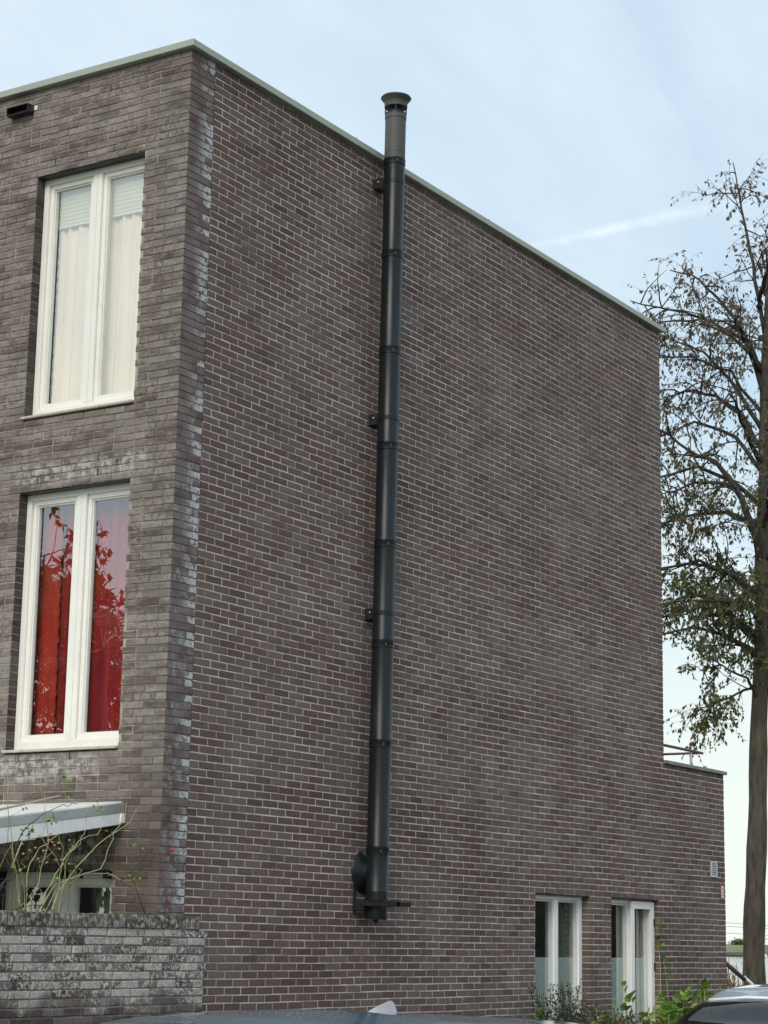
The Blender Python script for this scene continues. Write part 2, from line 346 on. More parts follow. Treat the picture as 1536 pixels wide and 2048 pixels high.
# ------------------------------------------------------------------ ground, water, far bank
def sheet(name, poly, z, mat):
    me = bpy.data.meshes.new(name); me.from_pydata([(x, y, z) for x, y in poly], [], [tuple(range(len(poly)))]); me.materials.append(mat)
    return link(name, me, None, 'structure')
gm = MB()   # ground: flat by the house, falling to a bed under the canal, one sheet
xs = [-900, -60, -20, 0, 20, 38, 46, 470, 476, 2600]; zs_ = [0, 0, 0, 0, 0, 0, -2.4, -2.4, -.1, -.1]
for x, z in zip(xs, zs_): gm.v += [(x, -2600, z-.02), (x, 2600, z-.02)]
for i in range(len(xs)-1): a = 2*i; gm.f.append((a, a+2, a+3, a+1))
gm.build('ground', M['soil'], kind='structure')
sheet('canal_water', [(40, -2400), (473, -2400), (473, 2400), (40, 2400)], -1.2, M['water'])
sheet('road', [(-60, -9.2), (30, -9.2), (30, -4.1), (-60, -4.1)], -.016, M['asphalt'])
MB().box(-60, 30, -4.1, -3.98, -.1, .10).build('kerb', M['kerb'], kind='structure', bevel=.01)
MB().box(-60, 16, -3.98, -.75, -.1, .085).build('pavement', M['paving'], kind='structure')
MB().box(-60, 30, -14, -9.2, -.1, .09).build('opposite_pavement', M['paving'], kind='structure')
fb = MB()
n0 = 70
for i in range(n0+1):
    y = -900+1800*i/n0*1.0; h = .9+.45*math.sin(y*.013)+.25*math.sin(y*.05+1)
    fb.v += [(474, y, -1.3), (480, y, .1+h*.3), (505, y, .9+h), (620, y, .6)]
for i in range(n0):
    for k in range(3): a = i*4+k; fb.f.append((a, a+1, a+5, a+4))
fb.build('far_bank', M['bank'], smooth=True, kind='structure')
MB().box(466, 474, -400, 600, -1.6, -.75).build('quay', M['quay'], kind='structure')
# ------------------------------------------------------------------ the brick house
XA, XB, ZTOP, ZLOW = 9.19, 10.92, 8.975, 3.781
JX0, JX1 = .3305, .3405
OPL = [(.463, 1.653, 5.974, 8.162), (.463, 1.653, 3.162, 5.3495), (.463, 1.653, 0.02, 2.2245)]
OPR = [(6.07, 7.29, .15, 2.2245), (7.80, 9.02, .15, 2.2245)]
YL = 5.6
house = empty('brick_house', (0, 0, 0), 'tall dark brick corner house with flat roof and lower rear block', 'house')
def holed(name, w, us, zs, solid, d0, d1, mat, parent):
    """wall core as one closed shell with real openings"""
    mb = MB()
    def P(u, z, d): return (u, d, z) if w == 'R' else (d, u, z)
    def q(a, b, c, d): n = len(mb.v); mb.v += [a, b, c, d]; mb.f.append((n, n+1, n+2, n+3))
    S = [[solid((us[i]+us[i+1])/2, (zs[j]+zs[j+1])/2) for j in range(len(zs)-1)] for i in range(len(us)-1)]
    at = lambda i, j: 0 <= i < len(us)-1 and 0 <= j < len(zs)-1 and S[i][j]
    for i in range(len(us)-1):
        for j in range(len(zs)-1):
            if not S[i][j]: continue
            u0, u1, z0, z1 = us[i], us[i+1], zs[j], zs[j+1]
            q(P(u0, z0, d0), P(u1, z0, d0), P(u1, z1, d0), P(u0, z1, d0)); q(P(u0, z0, d1), P(u0, z1, d1), P(u1, z1, d1), P(u1, z0, d1))
            if not at(i-1, j): q(P(u0, z0, d0), P(u0, z1, d0), P(u0, z1, d1), P(u0, z0, d1))
            if not at(i+1, j): q(P(u1, z0, d0), P(u1, z0, d1), P(u1, z1, d1), P(u1, z1, d0))
            if not at(i, j-1): q(P(u0, z0, d0), P(u0, z0, d1), P(u1, z0, d1), P(u1, z0, d0))
            if not at(i, j+1): q(P(u0, z1, d0), P(u1, z1, d0), P(u1, z1, d1), P(u0, z1, d1))
    return mb.build(name, mat, parent)
inop = lambda ops, u, z: any(a < u < b and c < z < d for a, b, c, d in ops)
e = .004
opLe = [(a-e, b+e, c, d+e) for a, b, c, d in OPL]; opRe = [(a-e, b+e, c, d+e) for a, b, c, d in OPR]
usR = sorted({JX1+.001, XA-.005, XB-.005} | {v for o in opRe for v in o[:2]}); zsR = sorted({-.1, ZLOW, ZTOP} | {v for o in opRe for v in o[2:]})
side_wall = holed('side_wall', 'R', usR, zsR, lambda u, z: not inop(opRe, u, z) and (u < XA-.005 or z < ZLOW), .0035, .30, M['mortar_r'], house)
usL = sorted({.306, YL} | {v for o in opLe for v in o[:2]}); zsL = sorted({-.1, ZTOP} | {v for o in opLe for v in o[2:]})
front_wall = holed('front_wall', 'L', usL, zsL, lambda u, z: not inop(opLe, u, z), .006, .30, M['mortar_l'], house)
MB().box(.0052, JX0-.001, .0052, .305, -.1, ZTOP).build('corner_pier', M['mortar_c'], house)
MB().box(JX0-.001, JX1+.001, .022, .06, -.1, ZTOP).build('expansion_joint', M['black'], house)
# party and rear walls, roofs, floors, inner linings
MB().box(.3, XA-.01, YL-.2, YL, -.1, ZTOP).build('rear_wall', M['plaster'], house)
MB().box(XA-.3, XA-.006, .302, YL-.2, ZLOW, ZTOP).build('end_wall', M['mortar_r'], house)
MB().box(XB-.3, XB-.006, .302, YL, -.1, ZLOW-.002).build('low_end_wall', M['mortar_r'], house)
MB().box(.3, XB-.3, YL-.2, YL, -.1, ZLOW-.004).build('low_rear_wall', M['plaster'], house) if False else None
MB().box(.302, XA-.302, .302, YL-.202, ZTOP-.35, ZTOP-.05).build('roof', M['roof'], house)
MB().box(XA-.004, XB-.302, .302, YL, ZLOW-.25, ZLOW-.03).build('terrace_roof', M['roof'], house)
for z in (2.86, 5.70): MB().box(.302, XA-.302, .302, YL-.202, z, z+.25).build('floor_slab', M['plaster'], house)
MB().box(3.4, 3.5, .302, YL-.202, 0, ZTOP-.4).build('inner_wall', M['room'], house)
MB().box(XA-.006, XA+.1, 2.2, YL, 0, ZLOW-.26).build('inner_wall', M['room'], house)
MB().box(3.502, XA-.01, 2.6, 2.7, 0, 2.85).build('inner_wall', M['room'], house)
def sweep_coping(name, a0, a1, b, mat):
    pass
cp = MB()
cp.box(-.055, XA+.04, -.058, .30, ZTOP, ZTOP+.062)
cp.build('coping', M['alu'], house, bevel=.004)
cp = MB().box(-.055, .30, .3005, YL, ZTOP, ZTOP+.062); cp.build('coping', M['alu'], house, bevel=.004)
MB().box(-.030, XA+.03, -.029, .28, ZTOP+.0625, ZTOP+.068).build('coping_bead', M['alu'], house)
MB().box(XA-.30, XA+.035, .3005, YL, ZTOP, ZTOP+.055).build('coping', M['alu'], house)
for u in (2.4, 4.9, 7.4): MB().box(u, u+.03, -.0595, .30, ZTOP-.0015, ZTOP+.0635).build('coping_joint', M['alu'], house)
for u in (2.5, 5.0): MB().box(-.0565, .29, u, u+.03, ZTOP-.0015, ZTOP+.0635).build('coping_joint', M['alu'], house)
u = XA+.0015
while u < XB+.03:                                     # concrete tiles along the low parapet
    u1 = min(u+.50, XB+.045); MB().box(u, u1-.006, -.035, .33, ZLOW+.001, ZLOW+.043+random.uniform(-.001, .001)).build('coping_tile', M['concrete'], house, bevel=.004); u = u1
# ---- bricks
BR, BS = [], []      # dicts
J = .0047
def row_z(k): return ZT-CH*k+J, ZT-CH*(k-1)-J
def bond(u0, u1, half, L=.22, rnd=0.):
    """edges of the bricks of one course from u0 to u1"""
    out = []; u = u0; first = True
    while u < u1-.02:
        l = .11 if (first and half) else (.11 if random.random() < rnd else L)
        first = False; e_ = min(u+l, u1)
        if u1-e_ < .05: e_ = u1
        out.append((u, e_-(.0098 if e_ < u1 else 0))); u = e_
    return out
def cut(lst, z, ops):
    res = []
    for a, b in lst:
        segs = [(a, b, .06)]
        for o in ops:
            if not (o[2]-.001 < z < o[3]): continue
            ns = []
            for s0, s1, dp in segs:
                if s1 <= o[0]-.012 or s0 >= o[1]+.012: ns.append((s0, s1, dp)); continue
                if s0 < o[0]-.03: ns.append((s0, o[0], .11))
                if s1 > o[1]+.03: ns.append((o[1], s1, .11))
            segs = ns
        res += segs
    return res
bricks = {'R': [], 'L': [], 'G': []}
NR = int(ZTOP/CH)+1
for k in range(NR):
    z0, z1 = row_z(k); zc = (z0+z1)/2
    if z0 < 0: break
    odd = k % 2
    if odd: bricks['R'] += [(.11, JX0, z0, z1, .06)]; bricks['L'] += [('C', .0985, .2085, z0, z1)]
    else: bricks['R'] += [(.22, JX0, z0, z1, .06)]; bricks['R'] += [('C', .2085, .0985, z0, z1)]
    end = XA if zc > ZLOW else XB
    for a, b, dp in cut(bond(JX1, end, not odd), zc, OPR): bricks['R'].append((a, b, z0, z1, dp))
    st_ = .22 if odd else .11
    for a, b, dp in cut(bond(st_, YL, False, rnd=.05), zc, OPL): bricks['L'].append((a, b, z0, z1, dp))
def slot(P, n):
    v = Vector(P)-CAMPOS; z = v.dot(fw)
    if z <= 0: return 0
    x = 768+FPX*v.dot(rt2)/z; y = 1024-FPX*v.dot(up2)/z
    if not (-20 < x < 1556 and -20 < y < 2068): return 0
    return abs(v.normalized().dot(Vector(n)))/z**2
CACHE = {}
def brick_mesh(l, h, d, c=.003):
    """brick seen face in -y, chamfered arrises, centred in x and z"""
    a, b = l/2, h/2
    v = [(-a, d, -b), (a, d, -b), (a, d, b), (-a, d, b), (-a, c, -b), (a, c, -b), (a, c, b), (-a, c, b), (-a+c, 0, -b+c), (a-c, 0, -b+c), (a-c, 0, b-c), (-a+c, 0, b-c)]
    f = [(8, 9, 10, 11)]+[(4+i, 4+(i+1) % 4, 8+(i+1) % 4, 8+i) for i in range(4)]+[(i, (i+1) % 4, 4+(i+1) % 4, 4+i) for i in range(4)]
    return v, f
def lay(which, wall, mat, nmax, face_n, yface=0.):
    items = []
    for bk in bricks[which]:
        if bk[0] == 'C':
            _, ex, ey, z0, z1 = bk
            a = (which, 'corner', round(ex, 3)); items.append((slot((0, 0, (z0+z1)/2), face_n)*1.3*ex, 'C', ex, ey, z0, z1)); continue
        u0, u1, z0, z1, dp = bk; uc = (u0+u1)/2
        P = (uc, yface, (z0+z1)/2) if which != 'L' else (0, uc, (z0+z1)/2)
        s = slot(P, face_n)*(u1-u0)
        if which == 'L' and z1 < 1.9: s = 0
        if which == 'R' and u0 < .6 and z1 < 1.88: s = 0
        items.append((s, 'B', u0, u1, z0, z1, dp))
    items.sort(key=lambda t: -t[0])
    big = MB(); V = []; F = []; MI = {}
    for i, it in enumerate(items):
        single = i < nmax and it[0] > 0
        if it[1] == 'C':
            _, _, ex, ey, z0, z1 = it; jx = random.uniform(-.001, .001)
            x0 = y0 = 0.0
            if single:
                key = ('C', ex)
                if key not in CACHE:
                    mb = MB().box(0, ex, 0, ey, -(z1-z0)/2, (z1-z0)/2); me = bpy.data.meshes.new('brick'); me.from_pydata(mb.v, [], mb.f); me.materials.append(M['brick_l']); me.materials.append(M['brick_r']); me.polygons[2].material_index = 1; CACHE[key] = me
                o = bpy.data.objects.new('brick', CACHE[key]); COL.objects.link(o); o.parent = wall; o.location = (jx, jx, (z0+z1)/2)
            else:
                mb = MB().box(jx, ex, jx, ey, z0, z1); n = len(V); f0 = len(F); MI.update({f0+k_: (2 if k_ == 2 else 1) for k_ in range(6)}); V += mb.v; F += [tuple(n+q for q in f) for f in mb.f]
            continue
        _, _, u0, u1, z0, z1, dp = it
        du, dz_, dd = random.uniform(-.0015, .0015), random.uniform(-.0012, .0012), random.uniform(-.0015, .0012)
        if dp > .1: du = 0
        wave = .0024*math.sin((u0+u1)*1.05+1.6*math.sin(z0*1.7))+.0014*math.sin(z0*9+(u0+u1)*2.3)
        uc, zc = (u0+u1)/2+du, (z0+z1)/2+dz_+wave
        if single:
            key = (which, round(u1-u0, 3), round(z1-z0, 4), dp)
            if key not in CACHE:
                v, f = brick_mesh(u1-u0, z1-z0, dp); me = bpy.data.meshes.new('brick'); me.from_pydata(v, [], f); me.materials.append(mat); CACHE[key] = me
            o = bpy.data.objects.new('brick', CACHE[key]); COL.objects.link(o); o.parent = wall
            o.location = (uc, yface+dd, zc) if which != 'L' else (dd, uc, zc)
            if which == 'L': o.rotation_euler = (0, 0, -PI/2)
            if which == 'G': o.location = Vector(o.location)-wall.location
        else:
            v, f = brick_mesh(u1-u0, z1-z0, dp); n = len(V)
            if which == 'L': V += [(y+dd, uc-x, z+zc) for x, y, z in v]
            else: V += [(x+uc, y+yface+dd, z+zc) for x, y, z in v]
            F += [tuple(n+q for q in t) for t in f]
    if F:
        me = bpy.data.meshes.new('brickwork'); me.from_pydata(V, [], F)
        for m_ in (mat, M['brick_l'], M['brick_r']): me.materials.append(m_)
        for k_, v_ in MI.items(): me.polygons[k_].material_index = v_
        link('brickwork', me, wall, 'stuff')
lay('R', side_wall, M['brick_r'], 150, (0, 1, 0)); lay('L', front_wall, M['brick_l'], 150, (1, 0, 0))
for (w, uu, k) in (('L', .79, 11), ('L', .79, 9), ('L', 1.45, 11), ('L', .80, 56), ('L', .80, 54), ('L', 1.45, 56), ('L', .95, 93), ('L', 1.5, 93), ('R', 6.3, 107), ('R', 7.0, 107), ('R', 8.3, 107), ('L', .62, 48), ('L', .80, 108.), ('L', .86, 2)):
    z0 = ZT-CH*k+.004; MB().wbox(w, uu, uu+.011, z0, z0+.055, -.0006, .05).build('weep_slot', M['black'], house)
# ---- windows of the front wall
def front_window(o, kind):
    u0, u1, z0, z1 = o; zb = z0+.037
    f = MB(); D0, D1 = .10, .19
    f.wbox('L', u1-.052, u1, zb, z1-.001, D0, D1); f.wbox('L', u0, u0+.052, zb, z1-.001, D0, D1)
    f.wbox('L', u0+.052, u1-.052, z1-.052, z1-.001, D0, D1); f.wbox('L', u0+.052, u1-.052, zb, zb+.075, D0, D1)
    um = 1.05; f.wbox('L', um-.05, um+.05, zb+.075, z1-.052, D0+.002, D1)
    fr = f.build('window', M['white'], house, bevel=.004)
    tag(fr, {'cream': 'upper window with cream curtains', 'red': 'window with red curtains', 'door': 'ground floor glazed doors'}[kind])
    MB().wbox('L', um-.004, um+.004, zb+.08, z1-.055, D0-.0005, D0+.004).build('seam', M['gasket'], fr)
    MB().wbox('L', u0-.0, u1+.02, z0+.012, z0+.034, -.026, .12).build('sill', M['sillm'], fr, bevel=.004)
    for a, b in ((u0+.052, um-.05), (um+.05, u1-.052)):
        s = MB(); t = .042 if kind != 'door' else .058
        zl, zh = zb+.075, z1-.052
        s.wbox('L', b-t, b-.001, zl, zh, .125, .178); s.wbox('L', a+.001, a+t, zl, zh, .125, .178)
        s.wbox('L', a+t, b-t, zh-t, zh-.001, .125, .178); s.wbox('L', a+t, b-t, zl+.001, zl+t, .125, .178)
        s.build('sash', M['white'], fr, bevel=.003)
        k = MB(); a2, b2, l2, h2 = a+t, b-t, zl+t, zh-t
        k.wbox('L', b2-.014, b2, l2, h2, .140, .178); k.wbox('L', a2, a2+.014, l2, h2, .140, .178)
        k.wbox('L', a2+.014, b2-.014, h2-.014, h2, .140, .178); k.wbox('L', a2+.014, b2-.014, l2, l2+.014, .140, .178)
        k.build('glazing_bead', M['gasket'], fr)
        MB().wbox('L', a2+.012, b2-.012, l2+.012, h2-.012, .158, .166).build('pane', M['glass'], fr)
    return fr
wA, wB, wC = front_window(OPL[0], 'cream'), front_window(OPL[1], 'red'), front_window(OPL[2], 'door')
for w_, ops_ in (('L', OPL), ('R', OPR)):
    for o_ in ops_: MB().wbox(w_, o_[0]+.001, o_[1]-.001, o_[3]-.007, o_[3]-.0012, .012, .0935).build('lintel', M['black'], house)
def curtain(name, u0, u1, z0, z1, depth, mat, label, waves, amp=.018, cat='curtain', grp=None, scal=True):
    n = max(24, int((u1-u0)*160)); mz = 40; V = []; F = []
    ph = random.uniform(0, 6)
    for j in range(mz+1):
        z = z0+(z1-z0)*j/mz
        for i in range(n+1):
            t = i/n; a = (t*waves*2*PI+ph+.25*math.sin(z*1.3+t*5)+.9*math.sin(t*9+ph))
            uu = u0+(u1-u0)*t
            if scal and i in (0, n): uu += .006*math.sin(z*55)*(1 if i else -1)
            V.append((depth+amp*math.sin(a)+amp*.35*math.sin(a*2.3+z), uu, z))
    for j in range(mz):
        for i in range(n): a = j*(n+1)+i; F.append((a, a+1, a+n+2, a+n+1))
    me = bpy.data.meshes.new(name); me.from_pydata(V, [], F); me.materials.append(mat)
    for p in me.polygons: p.use_smooth = True
    o = bpy.data.objects.new(name, me); COL.objects.link(o)
    return tag(o, label, cat, grp)
curtain('curtain', .40, 1.085, 6.0, 8.14, .24, M['cream'], 'cream net curtain behind the right pane of the top window', 5, .014)
curtain('curtain', 1.09, 1.575, 6.0, 8.14, .24, M['cream'], 'cream net curtain behind the left pane of the top window, gap at its left edge', 4, .014)
for a, b, nm in ((.44, 1.05, 'right'), (1.07, 1.585, 'left')):
    p = empty('pleated_blind', (.23, (a+b)/2, 8.1), 'raised pale yellow pleated blind behind the %s pane of the top window' % nm, 'blind')
    z = 8.10
    while z > 7.76:
        MB().quadbox([(.222, a, z-.036), (.216, a, z-.036), (.216, b, z-.036), (.222, b, z-.036), (.200, a, z-.004), (.204, a, z-.004), (.204, b, z-.004), (.200, b, z-.004)]).build('slat', M['blind'], p); z -= .037
    MB().box(.208, .230, a, b, 7.735, 7.76).build('bottom_rail', M['white'], p)
curtain('curtain', 1.10, 1.42, 3.05, 5.34, .27, M['redc'], 'red curtain behind the middle of the lower tall window', 2, .03)
curtain('curtain', 1.37, 1.60, 3.05, 5.34, .24, M['redc2'], 'orange red curtain at the left edge of the lower tall window', 1.2, .022)
curtain('curtain', .40, 1.11, 3.05, 5.34, .26, M['redc'], 'dark red curtain behind the right pane of the lower tall window', 3, .026)
curtain('curtain', .44, .83, .1, 2.2, .27, M['pale'], 'pale green curtain in the right half of the glazed doors', 4, .015)
for (uu) in (1.02, .56): MB().box(.03, .099, uu-.03, uu+.02, 2.165, 2.222).build('window_catch', M['black'], wC)
# ---- windows of the side wall
def sidewin(u0, u1, um, casement):
    z0, z1 = .15, 2.2245; f = MB(); D0, D1 = .095, .165; zb = z0+.04
    f.wbox('R', u0, u0+.07, zb, z1-.001, D0, D1); f.wbox('R', u1-.075, u1, zb, z1-.001, D0, D1)
    f.wbox('R', u0+.07, u1-.075, z1-.05, z1-.008, D0, D1); f.wbox('R', u0+.07, u1-.075, zb, zb+.07, D0, D1)
    f.wbox('R', um-.045, um+.045, zb+.07, z1-.05, D0+.002, D1)
    fr = f.build('window', M['white2'], house, bevel=.004)
    tag(fr, 'narrow window with hinged casement' if casement else 'tall window with frosted lower half')
    MB().wbox('R', u0, u1, z0+.001, z0+.04, -.03, .14).build('sill', M['concrete'], fr)
    segs = [(u0+.07, um-.045, 0), (um+.045, u1-.075, casement)]
    for a, b, cs in segs:
        zl, zh = zb+.07, z1-.05; t = .022
        if cs:
            s = MB(); q0, q1 = um-.05, u1-.012; t2 = .085
            s.wbox('R', q0, q0+t2, zb+.02, z1-.02, .055, .0945); s.wbox('R', q1-t2, q1, zb+.02, z1-.02, .055, .0945)
            s.wbox('R', q0+t2, q1-t2, z1-.02-t2, z1-.02, .055, .0945); s.wbox('R', q0+t2, q1-t2, zb+.02, zb+.12, .055, .0945)
            c = s.build('casement', M['white2'], fr, bevel=.003)
            for zz in (1.93, 1.45, .6): MB().wbox('R', q1-.025, q1-.008, zz, zz+.085, .045, .0545).build('hinge', M['black'], fr)
            MB().wbox('R', q0+t2+.001, q0+t2+.015, zb+.12, z1-.11, .1, .16).build('glazing_bead', M['gasket'], fr)
        k = MB(); k.wbox('R', a, a+t, zl, zh, .13, D1); k.wbox('R', b-t, b, zl, zh, .115, D1)
        k.wbox('R', a+t, b-t, zh-t, zh, .13, D1); k.build('glazing_bead', M['gasket'], fr)
        MB().wbox('R', a+.004, b-.004, zl, zh, .150, .158).build('pane', M['glass_r'], fr)
        MB().wbox('R', a+.006, b-.006, zl+.003, 1.572, .1595, .1615).build('frosted_film', M['film'], fr)
        MB().wbox('R', a+.006, b-.006, 1.573, 1.585, .1595, .163).build('film_edge', M['white2'], fr)
    return fr
sidewin(*OPR[0][:2], 6.705, False); sidewin(*OPR[1][:2], 8.46, True)
def side_curtain(a, b, label):
    n = 30; V = []; F = []
    for i in range(n+1):
        x = a+(b-a)*i/n; y = .26+.02*math.sin(i*1.1); V += [(x, y, .15), (x, y, 2.2)]
    for i in range(n): F.append((2*i, 2*i+2, 2*i+3, 2*i+1))
    me = bpy.data.meshes.new('curtain'); me.from_pydata(V, [], F); me.materials.append(M['pale'])
    tag(link('curtain', me), label, 'curtain')
side_curtain(7.02, 7.27, 'pale curtain drawn to the right side of the side window nearer the flue')
side_curtain(8.86, 9.0, 'pale curtain at the right side of the casement window')
# ------------------------------------------------------------------ flue
FX = 2.87
def fy(z): return -.140-.0075*(z-1.9)
flue = empty('chimney_flue', (FX, -.15, 1.9), 'tall black steel flue pipe fixed to the dark brick side wall, rising above the roof', 'chimney')
jz = [2.14, 2.53, 3.466, 4.36, 5.273, 6.185, 7.094, 8.03, 8.95]
axv = Vector((0, -.0075, 1)).normalized()
def fpos(z): return (FX, fy(z), z)
R0 = .0985
for a, b in zip(jz[:-1], jz[1:]):
    h = b-a
    MB().lathe(fpos(a), [(R0, .001), (R0, .004), (R0+.0025, .006), (R0+.0025, .010), (R0, .014), (R0, h-.068), (R0-.002, h-.068), (R0-.002, h-.064), (R0, h-.064), (R0, h-.006)], 48, axv).build('pipe_section', M['flue'], flue, True, auto=35)
    MB().lathe(fpos(b), [(R0+.0005, -.062), (R0+.005, -.060), (R0+.005, -.014), (R0+.006, -.012), (R0+.006, -.005), (R0-.003, -.004), (R0-.003, .002)], 48, axv).build('locking_band', M['flue'], flue, True, auto=35)
MB().lathe(fpos(8.95), [(R0, .0), (R0, .055), (R0-.002, .055), (R0-.002, .06), (R0, .06), (R0, .40), (R0-.002, .40), (R0-.002, .404), (R0+.004, .405), (R0+.004, .45), (R0-.0, .455)], 48, axv).build('top_section', M['flue_top'], flue, True, auto=35)
tp = MB().lathe(fpos(8.95), [(.052, .44), (.052, .56)], 32, axv); tp.build('inner_pipe', M['black'], flue, True)
MB().lathe(fpos(9.400), [(R0+.003, -.004), (R0+.006, .0), (R0+.006, .010), (R0+.001, .012), (R0-.004, .012)], 48, axv).build('cap_collar', M['black'], flue, True, auto=35)
for k in range(4):
    a = k*PI/2+.571; p = Vector(fpos(9.42))+Vector((math.cos(a)*.098, math.sin(a)*.098, 0)); MB().box(p.x-.005, p.x+.005, p.y-.005, p.y+.005, p.z-.015, p.z+.062).build('cap_strut', M['black'], flue)
MB().lathe(fpos(9.474), [(.045, .004), (.09, .002), (R0+.010, .0), (R0+.012, .05), (R0+.018, .058), (.142, .088), (.146, .094), (.138, .106), (.02, .122), (.0005, .123)], 56, axv).build('cap', M['flue_top'], flue, True, auto=40)
for b in jz[1:]:
    p = Vector(fpos(b-.035)); a = -2.3; q = p+Vector((math.cos(a), math.sin(a), 0))*(R0+.006)
    MB().box(q.x-.006, q.x+.006, q.y-.006, q.y+.006, q.z-.012, q.z+.012).build('band_clip', M['flue_top'], flue, bevel=.002)
# tee, base and wall fixings
tyy = fy(2.32)
MB().lathe((FX, tyy, 2.315), [(.078, .06), (.078, .14)], 40, (0, 1, 0)).build('tee_branch', M['flue'], flue, True)
MB().lathe((FX, 0, 2.315), [(.0795, -.075), (.084, -.07), (.12, -.04), (.185, -.014), (.19, -.004), (.19, 0)], 56, (0, 1, 0)).build('rosette', M['flue'], flue, True, auto=50)
MB().lathe(fpos(1.905), [(.0005, .0), (R0-.004, .002), (R0-.002, .008), (R0-.002, .075), (R0+.004, .077), (R0+.004, .087), (R0-.001, .09), (R0-.001, .165), (R0+.006, .167), (R0+.006, .180), (R0, .183), (R0, .236)], 48, axv).build('base_section', M['flue'], flue, True, auto=35)
MB().lathe(fpos(1.87), [(.0005, 0), (.012, .0), (.012, .016), (.024, .018), (.024, .036), (.0005, .036)], 16, axv).build('drain_nut', M['black'], flue)
for xx, ye in ((2.722, -.437), (3.018, -.404)):
    br = MB(); br.box(xx-.004, xx+.004, ye, -.0125, 2.022, 2.062); br.box(xx-.018, xx+.018, -.012, -.0005, 1.955, 2.27)
    br.box(xx-.003, xx+.003, -.10, -.0125, 1.985, 2.0215); br.build('base_bracket', M['black'], flue, bevel=.001)
MB().box(2.727, 3.013, -.30, -.02, 2.064, 2.072).build('base_plate', M['flue'], flue)
for zz in (8.72, 6.42, 4.61):
    b2 = MB(); y0 = fy(zz)
    b2.box(2.803, 2.811, -.13, -.001, zz-.05, zz+.05); b2.box(2.929, 2.937, -.13, -.001, zz-.05, zz+.05); b2.box(2.811, 2.929, -.009, -.001, zz-.05, zz+.05)
    w = b2.build('wall_bracket', M['black'], flue, bevel=.001)
    MB().lathe((FX, y0, zz), [(R0+.001, -.02), (R0+.0035, -.02), (R0+.0035, .02), (R0+.001, .02)], 48).build('clamp_ring', M['flue'], w, True, auto=35)
    for dz_ in (.012,): MB().lathe((2.8025, -.055, zz+dz_), [(.0005, -.009), (.009, -.008), (.010, .0)], 10, (1, 0, 0)).build('bolt', M['steel'], w, True)
# ------------------------------------------------------------------ things on the walls
sp = empty('overflow_spout', (0, 1.86, 8.8), 'small black box shaped roof overflow spout high on the front wall, far left', 'spout')
s = MB(); s.box(-.085, .0, 1.735, 1.741, 8.765, 8.835); s.box(-.085, .0, 1.979, 1.985, 8.765, 8.835); s.box(-.085, 0, 1.741, 1.979, 8.765, 8.771); s.box(-.085, .0, 1.735, 1.985, 8.8352, 8.841)
s.build('casing', M['black'], sp); MB().box(-.012, -.004, 1.742, 1.978, 8.772, 8.834).build('grille', M['black'], sp)
MB().box(-.002, -.0004, 1.70, 1.735, 8.80, 8.84).build('sealant', M['swht'], sp)
vt = empty('vent_grille', (10.57, 0, 2.63), 'small grey louvred vent near the far right edge of the brick side wall', 'vent')
f = MB(); f.box(10.48, 10.50, -.014, -.001, 2.535, 2.725); f.box(10.64, 10.66, -.014, -.001, 2.535, 2.725); f.box(10.50, 10.64, -.014, -.001, 2.705, 2.725); f.box(10.50, 10.64, -.014, -.001, 2.535, 2.552)
f.build('frame', M['vent'], vt); MB().box(10.5, 10.64, -.004, -.0012, 2.552, 2.705).build('opening', M['black'], vt)
for i in range(7):
    z = 2.556+i*.0215; MB().quadbox([(10.501, -.012, z), (10.639, -.012, z), (10.639, -.010, z), (10.501, -.010, z), (10.501, -.006, z+.012), (10.639, -.006, z+.012), (10.639, -.004, z+.012), (10.501, -.004, z+.012)]).build('louvre', M['flash'], vt)
sg = empty('marker_plate', (10.82, 0, 2.36), 'small orange red and white marker plate on the brick corner below the grey vent', 'sign')
MB().box(10.775, 10.862, -.008, -.001, 2.285, 2.445).build('plate', M['sred'], sg, bevel=.002)
for a, b in ((2.30, 2.36), (2.372, 2.432)): MB().box(10.787, 10.850, -.0105, -.0085, a, b).build('panel', M['swht'], sg)
for x, z in ((10.80, 2.318), (10.822, 2.335), (10.805, 2.392), (10.828, 2.402)): MB().box(x, x+.014, -.0125, -.0107, z, z+.018).build('mark', M['trim'], sg)
# canopy over the glazed doors
cn = empty('porch_canopy', (0, .36, 2.7), 'white lean-to canopy with grey flashing sloping out over the glazed doors at lower left', 'canopy')
xo = -2.05; sl_ = .147
def slab(y0, y1, za, zb, zc, zd, xi=-.002, xe=xo):   # top/bottom at the wall (za, zb) and at the outer end (zc, zd)
    return MB().quadbox([(xe, y0, zd), (xi, y0, zb), (xi, y1, zb), (xe, y1, zd), (xe, y0, zc), (xi, y0, za), (xi, y1, za), (xe, y1, zc)])
slab(.395, 3.2, 2.758, 2.72, 2.452, 2.42).build('roof_sheet', M['poly'], cn)
slab(.36, .394, 2.748, 2.671, 2.447, 2.388).build('flashing', M['flash'], cn, bevel=.003)
slab(.352, .395, 2.753, 2.7485, 2.472, 2.4475, xi=-.75).build('flashing_lip', M['tan'], cn)
slab(.364, .40, 2.6705, 2.583, 2.3875, 2.255).build('fascia_board', M['board'], cn, bevel=.003)
MB().box(-.050, -.004, .350, .3635, 2.59, 2.66).build('end_block', M['white2'], cn, bevel=.002)
MB().box(xo-.09, xo, .36, 3.2, 2.30, 2.44).build('gutter', M['flash'], cn)
for y in (.42, 3.12): MB().box(xo+.02, xo+.10, y-.04, y+.04, 0, 2.27).build('post', M['white2'], cn)
for y in (1.1, 1.8, 2.5): slab(y, y+.05, 2.719, 2.62, 2.419, 2.33).build('rafter', M['white2'], cn)
